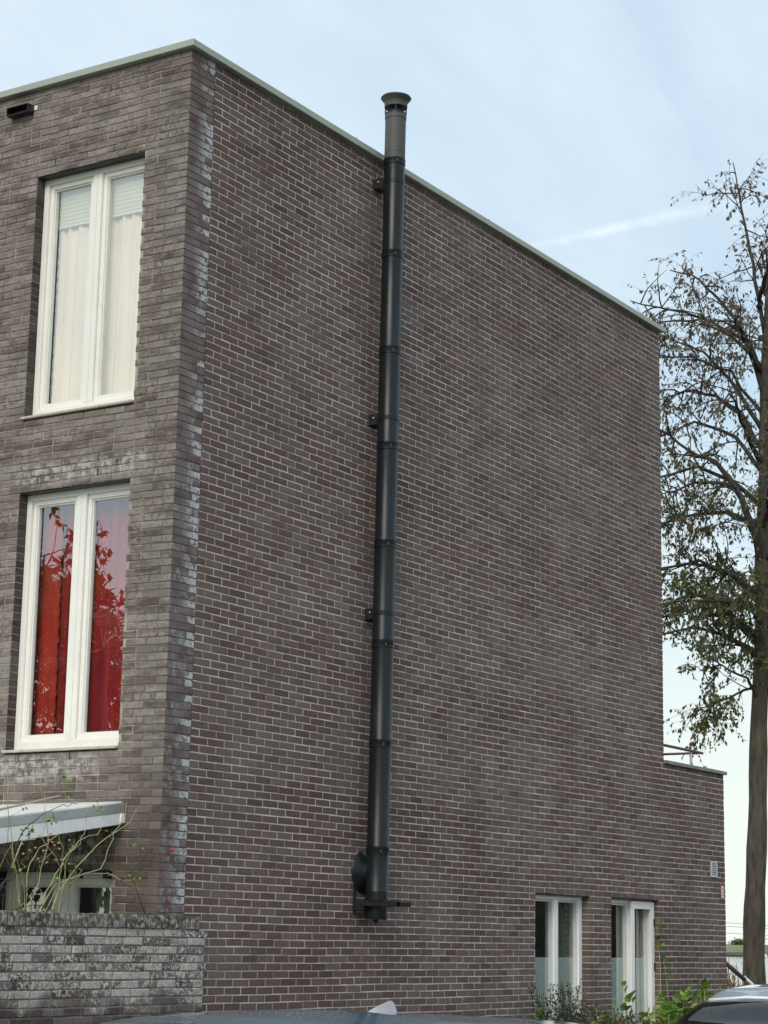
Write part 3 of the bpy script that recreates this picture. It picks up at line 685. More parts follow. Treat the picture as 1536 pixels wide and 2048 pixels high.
# terrace handrail and stair handrail
th = empty('terrace_handrail', (10.3, .15, 3.82), 'thin rust red pipe handrail with one post on the low roof parapet', 'handrail')
MB().tube([(9.16, .16, 4.032), (10.60, .16, 4.032), (10.66, .16, 4.032)], .017, 10).build('rail', M['rail'], th, True)
MB().tube([(10.60, .178, 4.030), (10.60, 3.4, 4.030)], .015, 10).build('rail', M['rail'], th, True)
MB().tube([(10.33, .165, ZLOW+.04), (10.33, .165, 3.90), (10.33, .165, 4.016)], [.012, .018, .012], 8).build('post', M['railw'], th, True)
sh = empty('stair_handrail', (13.6, 1.0, 0), 'sloping dark red stair handrail with a pale lower end beside the tree trunk', 'handrail')
MB().tube([(13.35, 1.32, 1.72), (13.72, .93, 1.29)], .030, 10).build('rail', M['rail'], sh, True)
MB().tube([(13.735, .95, 1.33), (13.85, .83, 1.19), (14.3, .42, .70)], .020, 10).build('cap_rail', M['boatw'], sh, True)
MB().quadbox([(13.72, .93, 0), (14.25, .42, 0), (14.28, .44, 0), (13.75, .95, 0), (13.72, .93, 1.28), (14.25, .42, .70), (14.28, .44, .70), (13.75, .95, 1.28)]).build('side_panel', M['rail'], sh)
MB().tube([(13.36, 1.31, 0), (13.36, 1.31, 1.70)], .02, 8).build('post', M['rail'], sh, True)
# ------------------------------------------------------------------ garden wall
gw = empty('garden_wall', (-1.2, 0, 0), 'low garden wall of whitened brick with an upright brick capping, joined to the house corner', 'wall')
GX0, GX1, GY = -3.2, .575, -.03
core = MB(); core.box(GX0, -.012, GY+.008, GY+.21, -.1, 1.784); core.box(-.0121, GX1-.003, GY+.008, -.0068, -.1, 1.784)
core = core.build('wall_core', M['mortar_g'], gw)
gb = []
k = 114
while True:
    z0, z1 = row_z(k); 
    if z1 > 1.79: k += 1; continue
    if z0 < 0: break
    u = GX1+(random.choice((0, .03, -.02)) if k % 2 else 0.); first = True
    while u > GX0+.05:
        l = .11 if (first and k % 2) else (.11 if random.random() < .14 else .22)
        first = False; gb.append((max(u-l, GX0)+.0058, u-.0058, z0, z1, .06 if u < 0 else .021)); u -= l
    k += 1
bricks['G'] = [b for b in gb if b[1]-b[0] > .03]
gwl = core
core.location = -gw.location
def lay_garden():
    bl = bricks['G']; sc = sorted(bl, key=lambda b: -slot(((b[0]+b[1])/2, GY, (b[2]+b[3])/2), (0, 1, 0))*(b[1]-b[0]) if b[2] > .8 else 0)
    V, F = [], []
    for i, (u0, u1, z0, z1, dp) in enumerate(sc):
        dd, dz_ = random.uniform(-.004, .003), random.uniform(-.002, .002); P = ((u0+u1)/2, GY+dd, (z0+z1)/2+dz_)
        if i < 230 and z0 > .75 and slot(P, (0, 1, 0)) > 0:
            key = ('G', round(u1-u0, 3), dp)
            if key not in CACHE:
                v, f = brick_mesh(u1-u0, z1-z0, dp, .005); me = bpy.data.meshes.new('brick'); me.from_pydata(v, [], f); me.materials.append(M['brick_g']); CACHE[key] = me
            o = bpy.data.objects.new('brick', CACHE[key]); COL.objects.link(o); o.parent = gw; o.location = Vector(P)-gw.location; o.rotation_euler = (random.uniform(-.02, .02), 0, random.uniform(-.008, .008))
        else:
            v, f = brick_mesh(u1-u0, z1-z0, dp, .005); n = len(V); V += [(x+P[0], y+P[1], z+P[2]) for x, y, z in v]; F += [tuple(n+q for q in t) for t in f]
    me = bpy.data.meshes.new('brickwork'); me.from_pydata(V, [], F); me.materials.append(M['brick_g']); link('brickwork', me, gw, 'stuff')
    u = .493; i = 0
    while u > GX0+.05:                      # upright capping bricks
        w = .049; key = ('S',); dpt = .20 if u < 0.0 else .021
        key = ('S', dpt)
        if key not in CACHE:
            mb = MB().box(-w/2, w/2, 0, dpt, -.0505, .0505); me = bpy.data.meshes.new('capping_brick'); me.from_pydata(mb.v, [], mb.f); me.materials.append(M['brick_g'])
            bm = bmesh.new(); bm.from_mesh(me); bmesh.ops.bevel(bm, geom=list(bm.edges), offset=.005, segments=1, affect='EDGES'); bm.to_mesh(me); bm.free(); CACHE[key] = me
        o = bpy.data.objects.new('capping_brick', CACHE[key]); COL.objects.link(o); o.parent = gw
        o.location = Vector((u-w/2, GY-.004+random.uniform(-.003, .003), 1.838+random.uniform(-.004, .004)))-gw.location; o.rotation_euler = (0, random.uniform(-.03, .03), 0); u -= .0605
    MB().box(GX0, -.012, GY+.006, GY+.19, 1.7845, 1.878).build('capping_mortar', M['mortar_g'], gw)
    MB().box(-.0119, .49, GY+.006, -.0066, 1.7845, 1.878).build('capping_mortar', M['mortar_g'], gw)
lay_garden()
# ------------------------------------------------------------------ plants
def leaf_mesh(name, P, dirs, size, asp, mat, tints, parent, kind='stuff', bend=.3):
    """many small two-triangle leaves as one mesh; P, dirs: (n,3) arrays"""
    n = len(P); P = np.asarray(P); d = np.asarray(dirs); d = d/np.linalg.norm(d, axis=1)[:, None]
    r = RNG.normal(size=(n, 3)); s = np.cross(d, r); s /= np.linalg.norm(s, axis=1)[:, None]+1e-9; nn = np.cross(d, s)
    L = (size*RNG.uniform(.65, 1.3, n))[:, None]; Wd = L*asp/2
    A = P; B = P+d*L*.45+s*Wd+nn*L*.06; Cc = P+d*L-nn*L*bend*.3; Dd = P+d*L*.45-s*Wd+nn*L*.06
    V = np.stack([A, B, Cc, Dd], 1).reshape(-1, 3)
    F = np.arange(n*4).reshape(n, 4); F = np.concatenate([F[:, [0, 1, 2]], F[:, [0, 2, 3]]], 1).reshape(-1, 3)
    me = bpy.data.meshes.new(name); me.vertices.add(len(V)); me.vertices.foreach_set('co', V.ravel()); me.loops.add(F.size); me.loops.foreach_set('vertex_index', F.ravel())
    me.polygons.add(len(F)); me.polygons.foreach_set('loop_start', np.arange(0, F.size, 3)); me.polygons.foreach_set('loop_total', np.full(len(F), 3)); me.update()
    at = me.attributes.new('tint', 'FLOAT', 'FACE'); at.data.foreach_set('value', np.repeat(tints, 2).astype(np.float32))
    me.materials.append(mat); me.update(); return link(name, me, parent, kind)
def rvec(s=1.): return Vector(RNG.normal(size=3)*s)
def curve_pts(a, d, L, n, droop, wob):
    p = Vector(a); d = Vector(d).normalized(); out = [p.copy()]
    for i in range(n):
        d = (d+rvec(wob)+Vector((0, 0, -droop))).normalized(); p = p+d*(L/n); out.append(p.copy())
    return out
def twigs(mb, path, r, leaves, n2, L2, n3, nl, droop2, droop3):
    for _ in range(n2):
        t = RNG.uniform(.18, 1.); i = min(int(t*(len(path)-1)), len(path)-2); a = path[i].lerp(path[i+1], t*(len(path)-1)-i)
        dd = (path[i+1]-path[i]).normalized(); side = (dd*.5+rvec(.75)+Vector((0, 0, .12))).normalized()
        l2 = L2*RNG.uniform(.5, 1.2)*(1.15-.5*t); q = curve_pts(a, side, l2, 6, droop2, .16)
        mb.tube(q, [max(r*.34*(1-k/7.), .0030) for k in range(7)], 4, False)
        for _ in range(n3):
            t3 = RNG.uniform(.15, 1.); j = min(int(t3*6), 5); b = q[j].lerp(q[j+1], t3*6-j)
            s3 = ((q[j+1]-q[j]).normalized()*.7+rvec(.6)).normalized(); w = curve_pts(b, s3, L2*.42*RNG.uniform(.4, 1.2), 4, droop3, .2)
            mb.tube(w, [.0032, .0028, .0024, .0020, .0015], 3, False)
            for _ in range(nl):
                t4 = RNG.uniform(.1, 1.); m = min(int(t4*4), 3); c = w[m].lerp(w[m+1], t4*4-m)
                leaves.append((c, (w[m+1]-w[m]).normalized()*.35+rvec(.45)+Vector((0, 0, -.75))))
def tree(name, label, trunk, trad, limbs, leafn, leaf_size, mat_low, mat_top, zsplit, n2=9, L2=1.0, n3=5, nl=6, group=None, r_limb=.05):
    root = empty(name, (trunk[0][0], trunk[0][1], 0), label, 'tree', group)
    tb = MB(); tp_ = [Vector(p) for p in trunk]; rr = []
    N = len(tp_)
    path = []
    for i in range(N-1):
        for k in range(4): path.append(tp_[i].lerp(tp_[i+1], k/4)+Vector((math.sin(i*4+k)*.012, math.cos(i*3+k)*.012, 0)))
    path.append(tp_[-1])
    rads = [trad*(1.0-.82*(i/(len(path)-1))**1.15)*(1+.05*math.sin(i*1.7)) for i, t in enumerate(path)]
    tb.tube(path, rads, 14).build('trunk', M['bark'], root, True)
    LOW, TOP = [], []
    for lp, lr in limbs:
        mb = MB(); pts = [Vector(p) for p in lp]; dense = []
        for i in range(len(pts)-1):
            for k in range(3): dense.append(pts[i].lerp(pts[i+1], k/3)+rvec(.014))
        dense.append(pts[-1]); n = len(dense)
        mb.tube(dense, [lr*(1-.8*k/(n-1)) for k in range(n)], 7)
        lv = []; zz = pts[-1].z; twigs(mb, dense, lr, lv, n2, L2, n3, nl if zz < zsplit-1.2 else int(nl*.62), .07, .16)
        mb.build('branch', M['limb'], root, True)
        for c, d in lv: (TOP if c.z > zsplit+RNG.normal()*1.1 else LOW).append((c, d))
    for nm, lst, mt in (('leaves', LOW, mat_low), ('leaves', TOP, mat_top)):
        if lst: leaf_mesh(nm, [tuple(c) for c, d in lst], [tuple(d) for c, d in lst], leaf_size, .5, mt, RNG.uniform(0, .999, len(lst)), root)
    return root
trunk = [(18.77, 2.89, -.1), (18.77, 2.88, .89), (18.79, 2.85, 2.06), (18.82, 2.81, 3.25), (18.86, 2.74, 4.87), (18.9, 2.68, 6.52), (18.93, 2.63, 8.2), (18.96, 2.59, 9.48), (18.97, 2.57, 10.35), (19.0, 2.53, 11.67), (19.04, 2.46, 12.92), (19.1, 2.36, 13.92)]
limbs = [([(18.86, 2.72, 6.39), (18.60, 2.80, 6.55), (18.35, 3.05, 6.71), (18.03, 3.48, 6.85), (17.81, 3.82, 6.73)], .058),
 ([(18.88, 2.70, 6.72), (18.67, 3.04, 7.05), (18.49, 3.31, 7.38), (18.27, 3.66, 7.41), (18.0, 4.08, 7.19)], .06),
 ([(18.92, 2.62, 7.9), (18.6, 2.66, 8.5), (18.32, 2.85, 9.21), (18.14, 3.12, 9.59), (17.92, 3.47, 9.79), (17.65, 3.89, 10.13)], .075),
 ([(18.32, 2.85, 9.19), (18.09, 3.2, 9.24), (17.87, 3.55, 9.18), (17.64, 3.9, 9.02)], .04),
 ([(18.97, 2.57, 10.8), (18.85, 2.75, 11.67), (18.72, 2.96, 12.19), (18.59, 3.17, 12.55), (18.4, 3.45, 12.9), (18.13, 3.89, 13.07)], .05),
 ([(18.99, 2.54, 11.9), (18.92, 2.64, 12.92), (18.85, 2.75, 13.73), (18.8, 2.84, 14.4), (18.72, 2.94, 15.05)], .04),
 ([(18.88, 2.70, 6.0), (18.56, 2.84, 5.82), (18.34, 3.19, 5.65), (18.16, 3.46, 5.4)], .03),
 ([(18.96, 2.60, 9.9), (18.94, 2.99, 10.57), (18.71, 3.34, 10.92), (18.44, 3.77, 10.99), (18.2, 4.14, 10.81)], .05),
 ([(18.98, 2.55, 11.0), (19.2, 2.9, 11.9), (19.05, 3.56, 12.36), (18.67, 4.14, 12.54), (18.3, 4.73, 12.7)], .045),
 ([(18.90, 2.68, 8.6), (18.8, 3.2, 8.9), (18.5, 3.9, 8.8), (18.3, 4.5, 8.6)], .045),
 ([(18.88, 2.7, 7.3), (19.1, 3.3, 7.9), (19.0, 4.0, 8.1), (18.8, 4.6, 8.0)], .05),
 ([(18.97, 2.57, 10.2), (18.7, 2.9, 10.9), (18.4, 3.4, 11.6), (18.1, 4.0, 11.9)], .045),
 ([(18.96, 2.58, 9.5), (19.2, 3.2, 10.3), (19.1, 3.9, 10.6), (18.9, 4.7, 10.3)], .045)]
limbs += [([(18.90, 2.70, z), (18.6, 3.0, z+.35), (18.3, 3.5, z+.6), (18.1, 4.1, z+.45), (17.9, 4.6, z+.1)], .045) for z in (7.4, 9.0, 6.6)]
limbs += [([(18.90, 2.68, z), (18.5, 2.75, z+.4), (18.2, 3.1, z+.6), (18.0, 3.4, z+.5)], .03) for z in (5.6, 6.9, 8.2)]
limbs += [([(19.04, 2.46, 12.6), (19.15, 2.15, 13.2), (19.3, 1.8, 13.7), (19.4, 1.5, 14.0)], .03), ([(19.0, 2.5, 11.9), (19.1, 2.2, 12.7), (19.0, 2.0, 13.6), (19.0, 1.9, 14.4)], .03),
 ([(19.0, 2.53, 11.3), (18.7, 3.0, 11.9), (18.45, 3.5, 12.2), (18.2, 4.1, 12.2), (18.0, 4.6, 12.0)], .035), ([(18.97, 2.57, 10.5), (18.8, 3.1, 11.3), (18.5, 3.7, 11.6), (18.2, 4.3, 11.6)], .035)]
for k in range(13):      # limbs on the sides away from the house
    z = 5.8+k*.55; a = -1.9+1.35*math.sin(k*2.4); L = 2.7-.12*k*.6; d = Vector((math.cos(a), math.sin(a), .75)).normalized()
    p0 = Vector((18.93, 2.62, z)); pts = curve_pts(p0, d, L, 5, .13, .1); limbs.append(([tuple(p) for p in pts], .05))
tree('autumn_tree', 'tall thinly leaved autumn tree beyond the right end of the brick house', trunk, .195, limbs, 0, .077, M['leaf_low'], M['leaf_top'], 9.8, n2=15, L2=1.05, n3=7, nl=8)
# small hanging twigs of that height range sit low on the trunk too (a few leaves)
# garden trees that stand beyond the frame on the left: the windows mirror them
def garden_tree(x, y, h, label, nl=7):
    tr_ = [(x, y, -.1), (x+.05, y, h*.3), (x, y+.1, h*.6), (x+.05, y+.05, h*.93)]
    lb = []
    for k in range(22):
        z = h*(.28+.62*k/22); a = k*2.39996; L = h*.30*(1.15-.7*k/22); d = Vector((math.cos(a), math.sin(a), .8)).normalized()
        lb.append(([tuple(p) for p in curve_pts((x, y, z), d, L, 4, .1, .1)], .04))
    return tree('garden_tree', label, tr_, .13, lb, 0, .13, M['leaf_low'], M['leaf_low'], 99, n2=10, L2=h*.16, n3=5, nl=nl)
garden_tree(-8.6, 9.75, 7.6, 'bushy garden tree standing nearer the house, left of the view', 12)
garden_tree(-11.8, 11.2, 7.0, 'bushy garden tree farther from the house, left of the view', 11)
palm = empty('fan_palm', (-5.0, 5.25, 0), 'fan palm in the garden left of the view', 'palm')
px_, py_, pz_ = -5.0, 5.25, 4.95
MB().tube([(px_, py_, -.1), (px_+.05, py_, 2.4), (px_, py_, pz_)], [.14, .12, .11], 12).build('trunk', M['limb'], palm, True)
for k in range(26):
    a = k*2.39996; el = -.35+1.5*((k*.618) % 1); d = Vector((math.cos(a)*math.cos(el), math.sin(a)*math.cos(el), math.sin(el)))
    c = Vector((px_, py_, pz_))+d*.55; fm = MB(); fm.tube([(px_, py_, pz_), tuple(c)], [.015, .01], 4)
    sd = d.cross(Vector((0, 0, 1))).normalized(); u_ = sd.cross(d)
    for j in range(15):
        b = (j-7)/7*1.35; dd = (d*math.cos(b)+sd*math.sin(b)+u_*random.uniform(-.08, .08)).normalized(); w = dd.cross(u_).normalized()*.017
        n = len(fm.v); e2 = c+dd*.62; m_ = c+dd*.3; fm.v += [tuple(c), tuple(m_+w), tuple(e2), tuple(m_-w)]; fm.f.append((n, n+1, n+2, n+3))
    fm.build('frond', M['leaf_low'], palm)
# climbing rose behind the garden wall
rose = empty('climbing_rose', (-1.3, .12, 0), 'straggling climbing rose with thin green stems between garden wall and canopy', 'plant')
RB = (-1.35, .14, 1.0)
def L2P(px, py, y=.13):   # photo coordinates at the plane of the stems, used only to read off shapes: x,z on that plane
    return None
stems = [[(-1.25, .12, .2), (-1.18, .12, 1.7), (-1.02, .11, 2.02), (-.72, .10, 2.32), (-.42, .09, 2.50), (-.26, .09, 2.58), (-.20, .08, 2.68)],
 [(-1.30, .14, .2), (-1.22, .14, 1.75), (-1.0, .13, 2.05), (-.75, .12, 2.17), (-.52, .11, 2.20), (-.33, .10, 2.14), (-.18, .09, 2.10), (-.12, .08, 2.07)],
 [(-1.35, .13, .2), (-1.26, .12, 1.8), (-1.08, .12, 2.05), (-.85, .11, 2.15), (-.55, .10, 2.22), (-.48, .10, 2.40), (-.38, .10, 2.55), (-.32, .10, 2.63), (-.30, .10, 2.72)],
 [(-.33, .10, 2.14), (-.22, .09, 2.22), (-.08, .08, 2.32), (.06, .07, 2.44)],
 [(-1.38, .14, .2), (-1.36, .14, 1.9), (-1.48, .13, 2.3), (-1.55, .13, 2.55), (-1.6, .13, 2.9)],
 [(-1.36, .14, .2), (-1.28, .14, 1.9), (-1.16, .13, 2.2), (-1.12, .13, 2.45), (-1.2, .13, 2.7), (-1.25, .13, 2.85)],
 [(-1.32, .13, .2), (-1.24, .13, 1.85), (-1.10, .12, 2.1), (-.95, .12, 2.28), (-.78, .11, 2.38), (-.74, .11, 2.52), (-.76, .1, 2.66)],
 [(-1.65, .13, .2), (-1.6, .13, 2.0), (-1.42, .12, 2.45), (-1.2, .12, 2.58), (-1.0, .11, 2.66), (-.85, .11, 2.68)],
 [(-1.40, .14, .2), (-1.30, .14, 1.7), (-1.34, .14, 2.15), (-1.20, .13, 2.35), (-1.02, .13, 2.44), (-.96, .13, 2.3), (-.92, .12, 2.1), (-.86, .12, 2.02)],
 [(-1.28, .12, .2), (-1.12, .12, 1.75), (-1.02, .12, 1.95), (-.98, .11, 2.25), (-.8, .11, 2.42), (-.62, .10, 2.46), (-.55, .1, 2.6), (-.55, .1, 2.7)],
 [(-1.5, .13, 2.2), (-1.4, .12, 2.38), (-1.25, .12, 2.42), (-1.1, .11, 2.32), (-1.0, .1, 2.2)], [(-1.7, .13, 2.0), (-1.5, .12, 2.12), (-1.35, .12, 2.3), (-1.3, .12, 2.5)],
 [(-1.2, .13, 1.8), (-1.05, .12, 1.93), (-.9, .12, 2.13), (-.76, .11, 2.2)]]
LP = []
for i, st_ in enumerate(stems):
    pts = [Vector(p) for p in st_]; dn = []
    for a, b in zip(pts[:-1], pts[1:]):
        for k in range(3): dn.append(a.lerp(b, k/3)+rvec(.008))
    dn.append(pts[-1]); n = len(dn)
    MB().tube(dn, [max(.0055*(1-.75*k/n), .0022) for k in range(n)], 5).build('stem', M['stem_g'] if i % 4 != 3 else M['limb'], rose, True)
    for k in range(n):
        if dn[k].z > 1.95 and RNG.random() < .08:
            s = MB(); e_ = dn[k]+rvec(.05)+Vector((0, 0, .03)); s.tube([tuple(dn[k]), tuple(e_)], [.002, .0015], 4); s.build('stem', M['stem_g'], rose)
            for _ in range(4): LP.append((e_+rvec(.015), rvec(1)))
for c in ((-1.12, .12, 2.56), (-.62, .1, 2.66), (-.15, .09, 2.39), (-1.40, .13, 1.93), (-1.35, .12, 2.45), (-.98, .12, 2.83)):
    for _ in range(12): LP.append((Vector(c)+rvec(.022), rvec(1)))
leaf_mesh('leaves', [tuple(a) for a, b in LP], [tuple(b) for a, b in LP], .036, .6, M['leaf_fresh'], RNG.uniform(0, .99, len(LP)), rose)
for i in range(22):
    c = Vector((-1.45+RNG.uniform(0, .55), .11, 2.28+RNG.uniform(-.1, .2))); MB().lathe(c, [(.001, -.008), (.010, -.002), (.009, .006), (.001, .010)], 8).build('faded_flower', M['petal'], rose, True)
for i in range(16):
    x0 = RNG.uniform(-1.7, -.95); p = Vector((x0, .12+RNG.normal()*.03, 1.7)); d = Vector((RNG.normal()*.5, 0, 1)); pts = curve_pts(p, d, RNG.uniform(.5, 1.1), 9, -.02, .28)
    for q in pts: q.y = .12+(q.y-.12)*.15
    MB().tube(pts, [.0034*(1-.08*k) for k in range(10)], 4).build('stem', M['stem_g'] if i % 3 else M['limb'], rose, True)
rr = empty('red_stemmed_rose', (.05, -.015, 1.9), 'bare dark red rose shoot with one red hip against the house corner', 'plant')
MB().tube([(.06, .0-.02, 1.90), (.08, -.03, 2.0), (.02, -.03, 2.13), (.06, -.04, 2.25), (.10, -.035, 2.38), (.12, -.03, 2.52), (.135, -.03, 2.62)], [.005, .005, .004, .004, .003, .003, .002], 6).build('stem', M['stem_r'], rr, True)
MB().tube([(-.02, .1, 1.90), (-.10, .12, 2.05), (-.16, .12, 2.16), (-.2, .12, 2.3)], .003, 5).build('stem', M['stem_r'], rr, True)
MB().lathe((.10, -.04, 2.385), [(.001, -.014), (.012, -.006), (.014, .003), (.008, .012), (.001, .015)], 12).build('rose_hip', M['hip'], rr, True)
# plants at the foot of the side wall
def round_leaf():
    me = bpy.data.meshes.new('leaf'); v = [(0, 0, 0)]; n = 9
    for k in range(n): a = 2*PI*k/n; r = 1+.34*max(0, math.sin(a))**6-.22*max(0, -math.sin(a))**8; v.append((r*math.cos(a)*.46, r*math.sin(a)*.5+.42, .10*math.cos(2*a)-.05*r))
    me.from_pydata([(0, .42, .03)]+v[1:]+[(0, 0, 0)], [], [(0, 1+k, 1+(k+1) % n) for k in range(n)]); me.materials.append(M['leaf_fresh']); return me
RL = round_leaf()
def leafy(name, label, cx, w, h, n, size, z0=0., dep=.35, group=None):
    root = empty(name, (cx, -.25, 0), label, 'plant', group)
    st = MB(); pts = []
    for i in range(int(n/7)+2):
        a = Vector((cx+RNG.uniform(-w*.4, w*.4), -.18-RNG.uniform(0, dep*.7), .05)); tip = Vector((cx+RNG.normal()*w*.40, -.10-RNG.uniform(0, dep), h*RNG.uniform(.72, 1.02)))
        q = [a.lerp(tip, t)+rvec(.012) for t in (0, .3, .6, .85, 1)]; st.tube(q, [.006, .005, .004, .003, .002], 5); pts.append(q)
    st.build('stem', M['stem_g'], root)
    for i in range(n):
        q = pts[i % len(pts)]; t = 1-RNG.random()**1.3*.65; j = min(int(t*4), 3); c = q[j].lerp(q[j+1], t*4-j)+rvec(.03)
        o = bpy.data.objects.new('leaf', RL); COL.objects.link(o); o.parent = root; s = size*RNG.uniform(.6, 1.25)
        o.location = c-root.location; o.scale = (s, s, s); o.rotation_euler = (RNG.uniform(-.5, 1.1), RNG.uniform(-.6, .6), PI+RNG.uniform(-1.4, 1.4))
    return root
leafy('leafy_plant', 'bright green round leaved plant at the wall right of the casement window', 9.3, 1.2, 1.30, 280, .09)
leafy('leafy_plant', 'low green plant with big leaves below the casement window', 8.3, .95, 1.06, 150, .115)
leafy('leafy_plant', 'low green plant left of the dark feathery shrub', 5.8, .7, 1.03, 110, .09)
def vine(label, pts, spots, size):
    root = empty('climbing_vine', (pts[0][0], pts[0][1], 0), label, 'plant'); MB().tube(pts, .004, 5).build('stem', M['stem_g'], root, True)
    for c in spots:
        for _ in range(3):
            o = bpy.data.objects.new('leaf', RL); COL.objects.link(o); o.parent = root; s = size*RNG.uniform(.7, 1.2)
            o.location = Vector(c)+rvec(.02)-root.location; o.scale = (s, s, s); o.rotation_euler = (RNG.uniform(.4, 1.4), RNG.uniform(-.6, .6), PI+RNG.uniform(-.8, .8))
vine('thin vine with a few green leaves over the frame of the casement window', [(8.95, -.1, .1), (8.93, -.05, 1.0), (8.97, -.03, 1.5), (8.93, -.02, 1.80), (8.88, -.03, 1.93)], [(8.90, -.05, 1.93), (8.83, -.05, 1.88), (8.92, -.05, 1.80), (8.95, -.05, 1.73)], .065)
vine('thin vine with small dark leaves on the bricks right of the casement window', [(9.1, -.1, .1), (9.15, -.05, 1.0), (9.12, -.03, 1.4), (9.05, -.03, 1.60)], [(9.02, -.04, 1.57), (9.12, -.04, 1.50), (9.20, -.04, 1.46), (9.12, -.04, 1.38), (9.05, -.04, 1.50)], .05)
vine('single leafy shoot in front of the left pane of the casement window', [(7.95, -.1, .1), (8.0, -.08, .8), (7.98, -.07, 1.1), (7.93, -.07, 1.27)], [(7.93, -.08, 1.27), (8.05, -.08, 1.15), (7.98, -.08, 1.0)], .085)
def feathery(name, label, cx, w, h, n, mat, size, asp=.45):
    root = empty(name, (cx, -.25, 0), label, 'shrub'); st = MB(); LV = []
    for i in range(n):
        a = Vector((cx+RNG.uniform(-w*.3, w*.3), -.28+RNG.uniform(-.12, .12), 0.05)); tip = Vector((cx+RNG.uniform(-w*.5, w*.5), -.2+RNG.uniform(-.2, .12), h*RNG.uniform(.7, 1.03)))
        q = [a.lerp(tip, t)+rvec(.015) for t in (0, .25, .5, .75, 1)]; st.tube(q, [.005, .004, .0035, .003, .002], 4)
        for k in range(34):
            t = 1-RNG.random()*.62; j = min(int(t*4), 3); c = q[j].lerp(q[j+1], t*4-j); LV.append((c+rvec(.012), rvec(1)+Vector((0, 0, .5))))
    st.build('stem', M['limb'], root); leaf_mesh('leaves', [tuple(a) for a, b in LV], [tuple(b) for a, b in LV], size, asp, mat, RNG.uniform(0, .99, len(LV)), root)
feathery('feathery_shrub', 'dark feathery shrub with pale tips in front of the side window nearer the flue', 6.25, 1.25, 1.32, 110, M['leaf_dark'], .040)
feathery('small_shrub', 'low dull green shrub between the two side windows', 7.45, 1.0, 1.08, 90, M['leaf_low'], .055)
feathery('small_shrub', 'tiny creeping weeds at the wall below and right of the flue', 4.45, 1.5, .99, 26, M['leaf_low'], .035)
# reeds by the water's edge stair
reed = empty('reed_clump', (15.6, 1.9, 0), 'clump of dry tan reeds with pinkish plumes right of the house corner', 'reeds')
PP, DD = [], []
for i in range(5200):
    s_ = RNG.uniform(0, 2.2); q_ = RNG.normal()*.3; x = 15.68-.54*s_+.84*q_; y = 1.76+.84*s_+.54*q_; h = 1.02+.9*min(s_, .45)+.05*RNG.normal(); z = RNG.uniform(.1, 1)*h
    PP.append((x, y, z)); DD.append((RNG.normal()*.25, RNG.normal()*.25, 1))
leaf_mesh('blades', PP, DD, .16, .10, M['reed'], RNG.uniform(0, .99, len(PP)), reed)
PP, DD = [], []
for i in range(420):
    s_ = RNG.uniform(.02, 2.2); q_ = RNG.normal()*.3; x = 15.68-.54*s_+.84*q_; y = 1.76+.84*s_+.54*q_; z = .98+.9*min(s_, .45)+RNG.uniform(0, .36)
    PP.append((x, y, z)); DD.append((RNG.normal()*.3, RNG.normal()*.3, 1))
leaf_mesh('plumes', PP, DD, .10, .14, M['plume'], RNG.uniform(0, .99, len(PP)), reed)
# ------------------------------------------------------------------ far things
for i, (x, y, L, lab) in enumerate(((452, 178.5, 3.4, 'small white boat moored at the far quay left of the tree trunk'), (458, 176.4, 2.6, 'white boat moored next to the small one, half behind the tree trunk'), (452, 165.5, 4.2, 'white boat at the far quay right of the tree trunk'))):
    b = empty('boat', (x, y, -1.2), lab, 'boat', 'boats along the far quay')
    n = 10; V = []; F = []
    for k in range(n+1):
        t = k/n; w = .62*math.sin(PI*min(1, .25+t*.75))**.7*(1 if t < .75 else (1-t)/.25+.05); yy = y-L/2+L*t; sheer = .25*t*t
        V += [(x-w, yy, -.35+sheer), (x-w*.6, yy, -1.15), (x, yy, -1.3), (x+w*.6, yy, -1.15), (x+w, yy, -.35+sheer)]
    for k in range(n):
        for q in range(4): a = k*5+q; F.append((a, a+1, a+6, a+5))
        a = k*5; F.append((a, a+5, a+9, a+4))
    me = bpy.data.meshes.new('hull'); me.from_pydata(V, [], F); me.materials.append(M['boatw']); link('hull', me, b)
    MB().quadbox([(x-.4, y-L*.25, -.35), (x+.4, y-L*.25, -.35), (x+.4, y+L*.15, -.35), (x-.4, y+L*.15, -.35), (x-.3, y-L*.2, .15), (x+.3, y-L*.2, .15), (x+.3, y+L*.02, .15), (x-.3, y+L*.02, .15)]).build('cabin', M['boatw'], b)
wr = empty('overhead_wires', (197, 80, 0), 'three thin overhead wires crossing the sky low between the house corner and the tree trunk', 'wires')
for z0, off in ((4.05, 0), (3.68, 0.), (2.95, .1)):
    pts = [(188+9.2*t, 93-13.6*t, z0+.9-.86*t+.10*(t-1)**2) for t in (0, .5, 1, 1.5, 2, 3, 4)]
    MB().tube(pts, .028, 5).build('wire', M['wire'], wr)
for px0, py0 in ((188, 93), (188+36.8, 93-54.4)):
    MB().tube([(px0, py0, -.1), (px0, py0, 6)], .12, 8).build('pole', M['quay'], wr)
for i, (x, y, h, w) in enumerate(((500, 199, 3.2, 3.4), (505, 206, 2.0, 4), (498, 186, 1.6, 3.), (503, 172, 2.4, 4.5), (500, 214, 2.2, 5))):
    b = empty('far_bush', (x, y, 1), ['taller grey green bush on the far bank left of the tree trunk', 'low bush on the far bank close to the house corner', 'lowest bush on the far bank close to the tree trunk', 'bush on the far bank right of the tree trunk', 'wide bush on the far bank behind the house corner'][i], 'bush', 'bushes on the far bank')
    P_ = RNG.normal(size=(700, 3))*np.array([w*.28, w*.28, h*.24])+np.array([x, y, 1.2+h*.45]); leaf_mesh('leaves', P_, RNG.normal(size=(700, 3)), .5, .7, M['leaf_low'], RNG.uniform(0, .6, 700), b)
    MB().tube([(x, y, 0), (x, y, 1.2+h*.4)], .1, 5).build('stem', M['limb'], b)
